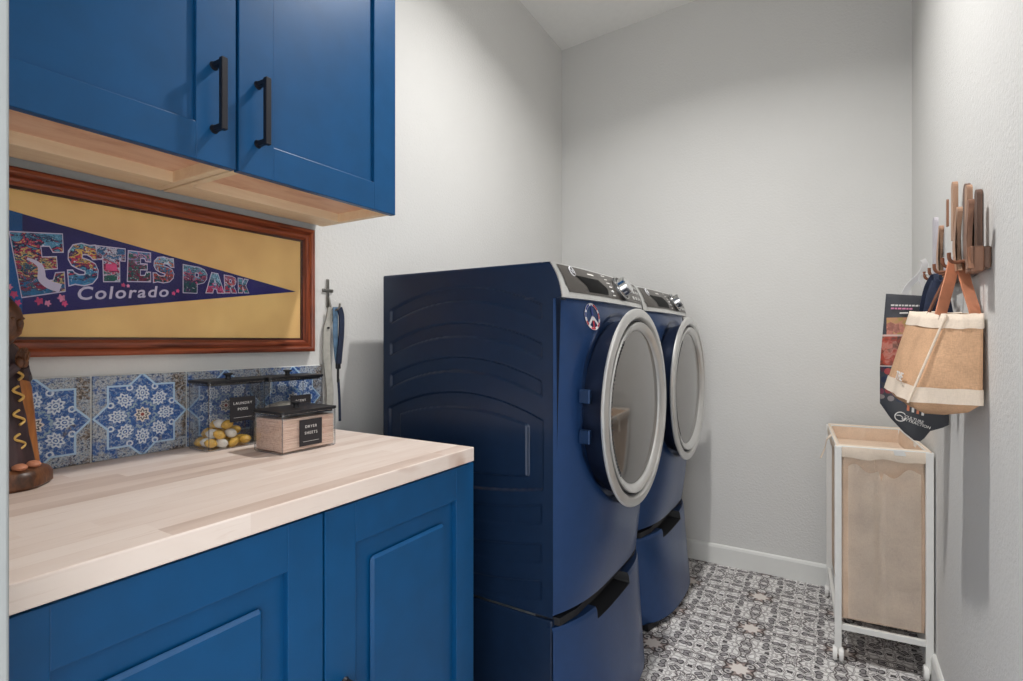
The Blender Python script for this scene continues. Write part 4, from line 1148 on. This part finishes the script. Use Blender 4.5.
# corners in the room: near seam N, far-left L, right R, and hidden rear K
bot_ = {'N': Vector((1.612, 1.60, 1.045)), 'L': Vector((1.577, 1.83, 1.060)), 'K': Vector((1.722, 1.85, 1.055)), 'R': Vector((1.742, 1.585, 1.045))}
top_ = {'N': Vector((1.687, 1.63, 1.252)), 'L': Vector((1.630, 1.79, 1.268)), 'K': Vector((1.738, 1.80, 1.262)), 'R': Vector((1.747, 1.605, 1.250))}
order = ['N', 'R', 'K', 'L']
def tring(t, puff=1.0, lift=0.0, n=14, out=0.0):
    P4 = [bot_[k].lerp(top_[k], t) for k in order]; cen = sum(P4, Vector()) / 4; ring = []
    for i in range(4):
        a, b_ = P4[i], P4[(i + 1) % 4]; d = (b_ - a); nrm = Vector((d.y, -d.x, 0)).normalized()
        if nrm.dot((a + b_) / 2 - cen) < 0: nrm = -nrm
        for k in range(n):
            q = k / n; p = a.lerp(b_, q)
            w = .006 * sin(pi * q) * sin(pi * min(max(t, .05), 1)) * puff + .003 * sin(q * 13 + t * 9 + i * 2) * sin(pi * q) * puff
            p = p + nrm * w + (p - cen).normalized() * out
            p.z += lift * sin(q * 11 + i) * .3
            if p.x > W - .003: p.x = W - .003
            ring.append(p)
    return ring
bm = NB(); rings = [tring(t, 1) for t in (0, .04, .12, .25, .4, .55, .7, .82, .92, 1.0)]
# underside sag
cen = sum(bot_.values(), Vector()) / 4
under = []
for p in rings[0]:
    under.append(p.lerp(cen, .25) + Vector((0, 0, -.026)))
under2 = [p.lerp(cen, .7) + Vector((.0, 0, -.044)) for p in rings[0]]
loft(bm, [under2, under] + rings, False); bm.verts.ensure_lookup_table(); bm.faces.new([bm.verts[k] for k in range(len(under2))][::-1])
body = obj('bag_body', bm, M['burlap'], tb, True, angle=180)
bm = NB(); loft(bm, [tring(1.0, 1, 0, 14, -.002), tring(1.01, 1, .004, 14, .003), tring(.93, 1, 0, 14, .003), tring(.84, 1, .004, 14, .003)], False); obj('top_band', bm, M['cotton'], body, True, angle=180)
bm = NB(); loft(bm, [tring(-.02, 1, 0, 14, .003), tring(.04, 1, 0, 14, .003), tring(.155, 1, .002, 14, .003)], False); obj('bottom_band', bm, M['cotton'], body, True, angle=180)
bm = NB(); pts = [bot_['N'].lerp(top_['N'], t) + Vector((-.004, -.005, 0)) for t in (-.03, .1, .3, .5, .7, .9, 1.0)]; tube(bm, smoothpts(pts, 4), .0026, 8); obj('corner_seam', bm, M['cotton'], body, True)
# lettering on the left face
a = bot_['N'].lerp(top_['N'], .20).lerp(bot_['L'].lerp(top_['L'], .20), .42)
ex = (bot_['N'] - bot_['L']).normalized(); ey = (top_['L'] - bot_['L']).normalized(); nn = ex.cross(ey)
if nn.x > 0: nn = -nn
b = text_bm('THE', .030, .0004, 0, .0006, 1.1); put(b, frame_mat(a + Vector((-.013, 0, .004)), ex, ey)); obj('lettering', b, M['white_ink'], body)
# handles
def hnd(pts, w, wd, mat):
    bm = NB(); ribbon(bm, smoothpts(pts, 7), w, .004, wd); obj('handle', bm, mat, tb, True)
pk = Vector((1.712, 1.728, 1.378))
hnd([(1.655, 1.715, 1.240), (1.666, 1.716, 1.275), (1.688, 1.722, 1.330), (1.708, 1.730, 1.372), (1.716, 1.731, 1.380)], .022, (.3, 1, 0), M['leatherd'])
hnd([(1.676, 1.655, 1.252), (1.685, 1.665, 1.29), (1.700, 1.690, 1.345), (1.710, 1.712, 1.384), (1.716, 1.727, 1.388), (1.725, 1.712, 1.375), (1.730, 1.675, 1.32), (1.737, 1.638, 1.262), (1.738, 1.630, 1.235)], .026, (1, .6, 0), M['leather'])

# ------------------------------------------------------------------ printed dark bag
PY = 2.05
def poster_mat():
    m, nt, b = newmat('printed_bag_dark'); V.nt = nt
    x, y, z = coords()
    n = noise(vec(x, y, z), 60, 3)
    vn = voro(vec(x, y + 1.0, z), 55); sp = nt.nodes.new('ShaderNodeSeparateColor'); nt.links.new(vn.outputs['Color'], sp.inputs[0]); c = V(sp.outputs[0])
    d = V(vn.outputs['Distance'])
    base = lin((58, 60, 66))
    low = ramp(c, [(0.0, (28, 38, 62)), (0.35, (44, 58, 88)), (0.55, (176, 62, 56)), (0.68, (30, 36, 58)), (0.85, (206, 190, 180)), (1.0, (36, 46, 74))])
    mid = ramp(c * .4 + n * .6, [(0.3, (92, 56, 44)), (0.45, (168, 66, 48)), (0.55, (190, 120, 104)), (0.7, (120, 76, 60))])
    up = ramp(c * .5 + n * .5, [(0.3, (168, 150, 72)), (0.5, (206, 134, 112)), (0.7, (150, 92, 78))])
    zz = z
    lowm = (zz - .20).lt(0.0) * (zz - .10).gt(0.0)
    col = base
    col = mix((zz.gt(.115) * zz.lt(.232)) * (d.lt(.55) * 1.0), col, low)
    col = mix(zz.gt(.232) * zz.lt(.330), col, mid)
    col = mix(zz.gt(.330) * zz.lt(.385) * x.gt(-.085), col, up)
    col = mix((zz - .232).abs().lt(.0015), col, lin((200, 190, 186)))
    col = mix((zz - .329).abs().lt(.003), col, lin((206, 176, 166)))
    nt.links.new(col, b.inputs['Base Color']); b.inputs['Roughness'].default_value = 0.45
    return m
dk = thing('shopping_bag', 'flat dark grey bag with a colourful printed front hanging behind the tan tote', 'reusable bag', (1.68, PY, .877))
outl = [(1.594, 1.339), (1.630, 1.3345), (1.712, 1.325), (1.745, 1.322), (1.748, 1.10), (1.750, .935), (1.735, .925), (1.705, .912), (1.690, .888), (1.680, .878), (1.665, .880), (1.640, .902), (1.605, .945), (1.578, .990), (1.578, 1.110)]
bm = NB()
# puffy flat body: subdivided interior
cx0, cz0 = 1.668, 1.12; n_ = len(outl); R = []
for s_, th in ((1.0, .0), (.94, .006), (.6, .009), (0.02, .010)):
    R.append([(cx0 + (a - cx0) * s_, PY - th, cz0 + (c - cz0) * s_) for a, c in outl])
Rb = [[(cx0 + (a - cx0) * s_, PY + th, cz0 + (c - cz0) * s_) for a, c in outl] for s_, th in ((0.02, .010), (.6, .009), (.94, .006))]
loft(bm, Rb + R); 
dbag = obj('bag_body', bm, poster_mat(), dk, True, angle=50)
for zz, x0, x1, col_ in ((1.301, 1.606, 1.690, 'white_ink'), (1.291, 1.606, 1.660, 'pinkink2')):
    bm = NB(); x = x0; r_ = random.Random(int(zz * 1000))
    while x < x1:
        w_ = r_.uniform(.004, .010); box(bm, x, min(x + w_, x1), PY - .0108, PY - .0095, zz - (x - x0) * .06 - .0025, zz - (x - x0) * .06 + .0025); x += w_ + .002
    o_ = obj('small_print', bm, M[col_], dbag); o_['kind'] = 'stuff'
bm = NB(); box(bm, 1.628, 1.650, PY - .0115, PY - .009, 1.273, 1.278, .001, 1); obj('hang_slot', bm, M['white_ink'], dbag)
c = Vector((1.630, PY - .0105, .952)); bm = NB(); tube(bm, [c + Vector((.014 * cos(2 * pi * k / 24), 0, .014 * sin(2 * pi * k / 24))) for k in range(2, 24)], .0016, 6); obj('round_logo', bm, M['white_ink'], dbag)
bm = NB(); tube(bm, [c + Vector((-.010, 0, .004)), c + Vector((0, 0, .004)), c + Vector((.006, 0, -.002)), c + Vector((.004, 0, -.008))], .0014, 6); obj('round_logo_stroke', bm, M['white_ink'], dbag)
for s, q in (('CULTURE', (1.664, .946)), ('ATTRACTION', (1.670, .934))):
    b = text_bm(s, .0115, .0001, 0, .0003, 1.0); put(b, frame_mat((q[0], PY - .0105, q[1]), (1, 0, -.34), (.34, 0, 1))); obj('lettering', b, M['white_ink'], dbag)
M['stripe'] = plain('printed_stripe_orange', (206, 120, 84), 0.5, vary=.06)
for k in range(4):
    x0 = 1.648 + .012 * k; z0 = 1.005 - .004 * k
    bm = NB(); prism(bm, [(x0, z0), (x0 + .006, z0 - .001), (x0 + .004, z0 - .034), (x0 - .002, z0 - .033)], lambda a, b_: (a, PY - .0098, b_), lambda a, b_: (a, PY - .0108, b_)); obj('printed_stripe', bm, M['stripe'] if k % 2 == 0 else M['white_ink'], dbag)
# its white plastic hanger straps
bm = NB(); ribbon(bm, smoothpts([(1.640, PY, 1.335), (1.655, 2.05, 1.365), (1.682, 2.05, 1.395), (1.692, 2.05, 1.425), (1.686, 2.05, 1.44)], 6), .016, .003, (1, .2, -.3)); obj('hanger_strap', bm, M['whiteplastic'], dk, True)
bm = NB(); ribbon(bm, smoothpts([(1.700, PY, 1.325), (1.690, 2.05, 1.355), (1.682, 2.05, 1.380), (1.690, 2.05, 1.392), (1.702, 2.05, 1.39)], 6), .012, .003, (1, .2, -.3)); obj('hanger_strap', bm, M['whiteplastic'], dk, True)

# navy straps bag between them
nv = thing('navy_strap_bag', 'limp navy bag of folded webbing straps hanging between the tan tote and the printed bag', 'bag', (1.70, 1.93, 1.25))
for p, w in (([(1.672, 1.93, 1.262), (1.676, 1.93, 1.30), (1.686, 1.935, 1.345), (1.697, 1.94, 1.370), (1.702, 1.94, 1.378)], .018),
             ([(1.726, 1.92, 1.262), (1.722, 1.92, 1.30), (1.714, 1.93, 1.345), (1.706, 1.94, 1.378)], .022),
             ([(1.690, 1.90, 1.262), (1.700, 1.90, 1.31), (1.704, 1.92, 1.360), (1.704, 1.94, 1.382)], .012)):
    bm = NB(); ribbon(bm, smoothpts(p, 6), w, .004, (1, .2, 0)); obj('strap', bm, M['navycloth'], nv, True)
bm = NB()
loft(bm, [[(1.706 + a * r_, 1.915 + b_ * .016, z + .004 * sin(a * 300)) for a, b_ in [(cos(2 * pi * k / 20), sin(2 * pi * k / 20)) for k in range(20)]] for z, r_ in ((1.13, .030), (1.16, .036), (1.22, .036), (1.27, .034), (1.32, .026), (1.36, .015))])
obj('pouch', bm, M['navycloth'], nv, True)

# ------------------------------------------------------------------ ceiling light and light
LX, LY = .98, 1.62
cl = thing('ceiling_light', 'round flush ceiling light above the middle of the room', 'ceiling light', (LX, LY, 3.0))
zc_ = cz(LX, LY)
bm = NB(); cyl(bm, (LX, LY, zc_ - .03), (LX, LY, zc_ + .01), .16, None, 40); obj('rim', bm, M['white_metal'], cl, True)
bm = NB(); lathe(bm, [(0, -.05), (.06, -.047), (.11, -.038), (.145, -.02), (.15, 0)], (LX, LY, zc_ - .03), 'z', 40); obj('diffuser', bm, M['lamp'], cl, True)
L = bpy.data.lights.new('ceiling_lamp', 'AREA'); L.shape = 'DISK'; L.size = .11; L.energy = 25; L.spread = radians(142); L.color = (1, .985, .965)
lo_ = bpy.data.objects.new('ceiling_lamp', L); COL.objects.link(lo_); lo_.location = (LX, LY, zc_ - .095)
# the next room's daylight reaches in through the doorway
w = bpy.data.worlds.new('world'); S.world = w; w.use_nodes = True
w.node_tree.nodes['Background'].inputs[0].default_value = (.97, .985, 1, 1); w.node_tree.nodes['Background'].inputs[1].default_value = 2.9

S.cycles.transparent_max_bounces = 48
S.view_settings.view_transform = 'Standard'; S.view_settings.look = 'None'; S.view_settings.gamma = 1.0
S.view_settings.use_curve_mapping = False; S.view_settings.exposure = 0.0
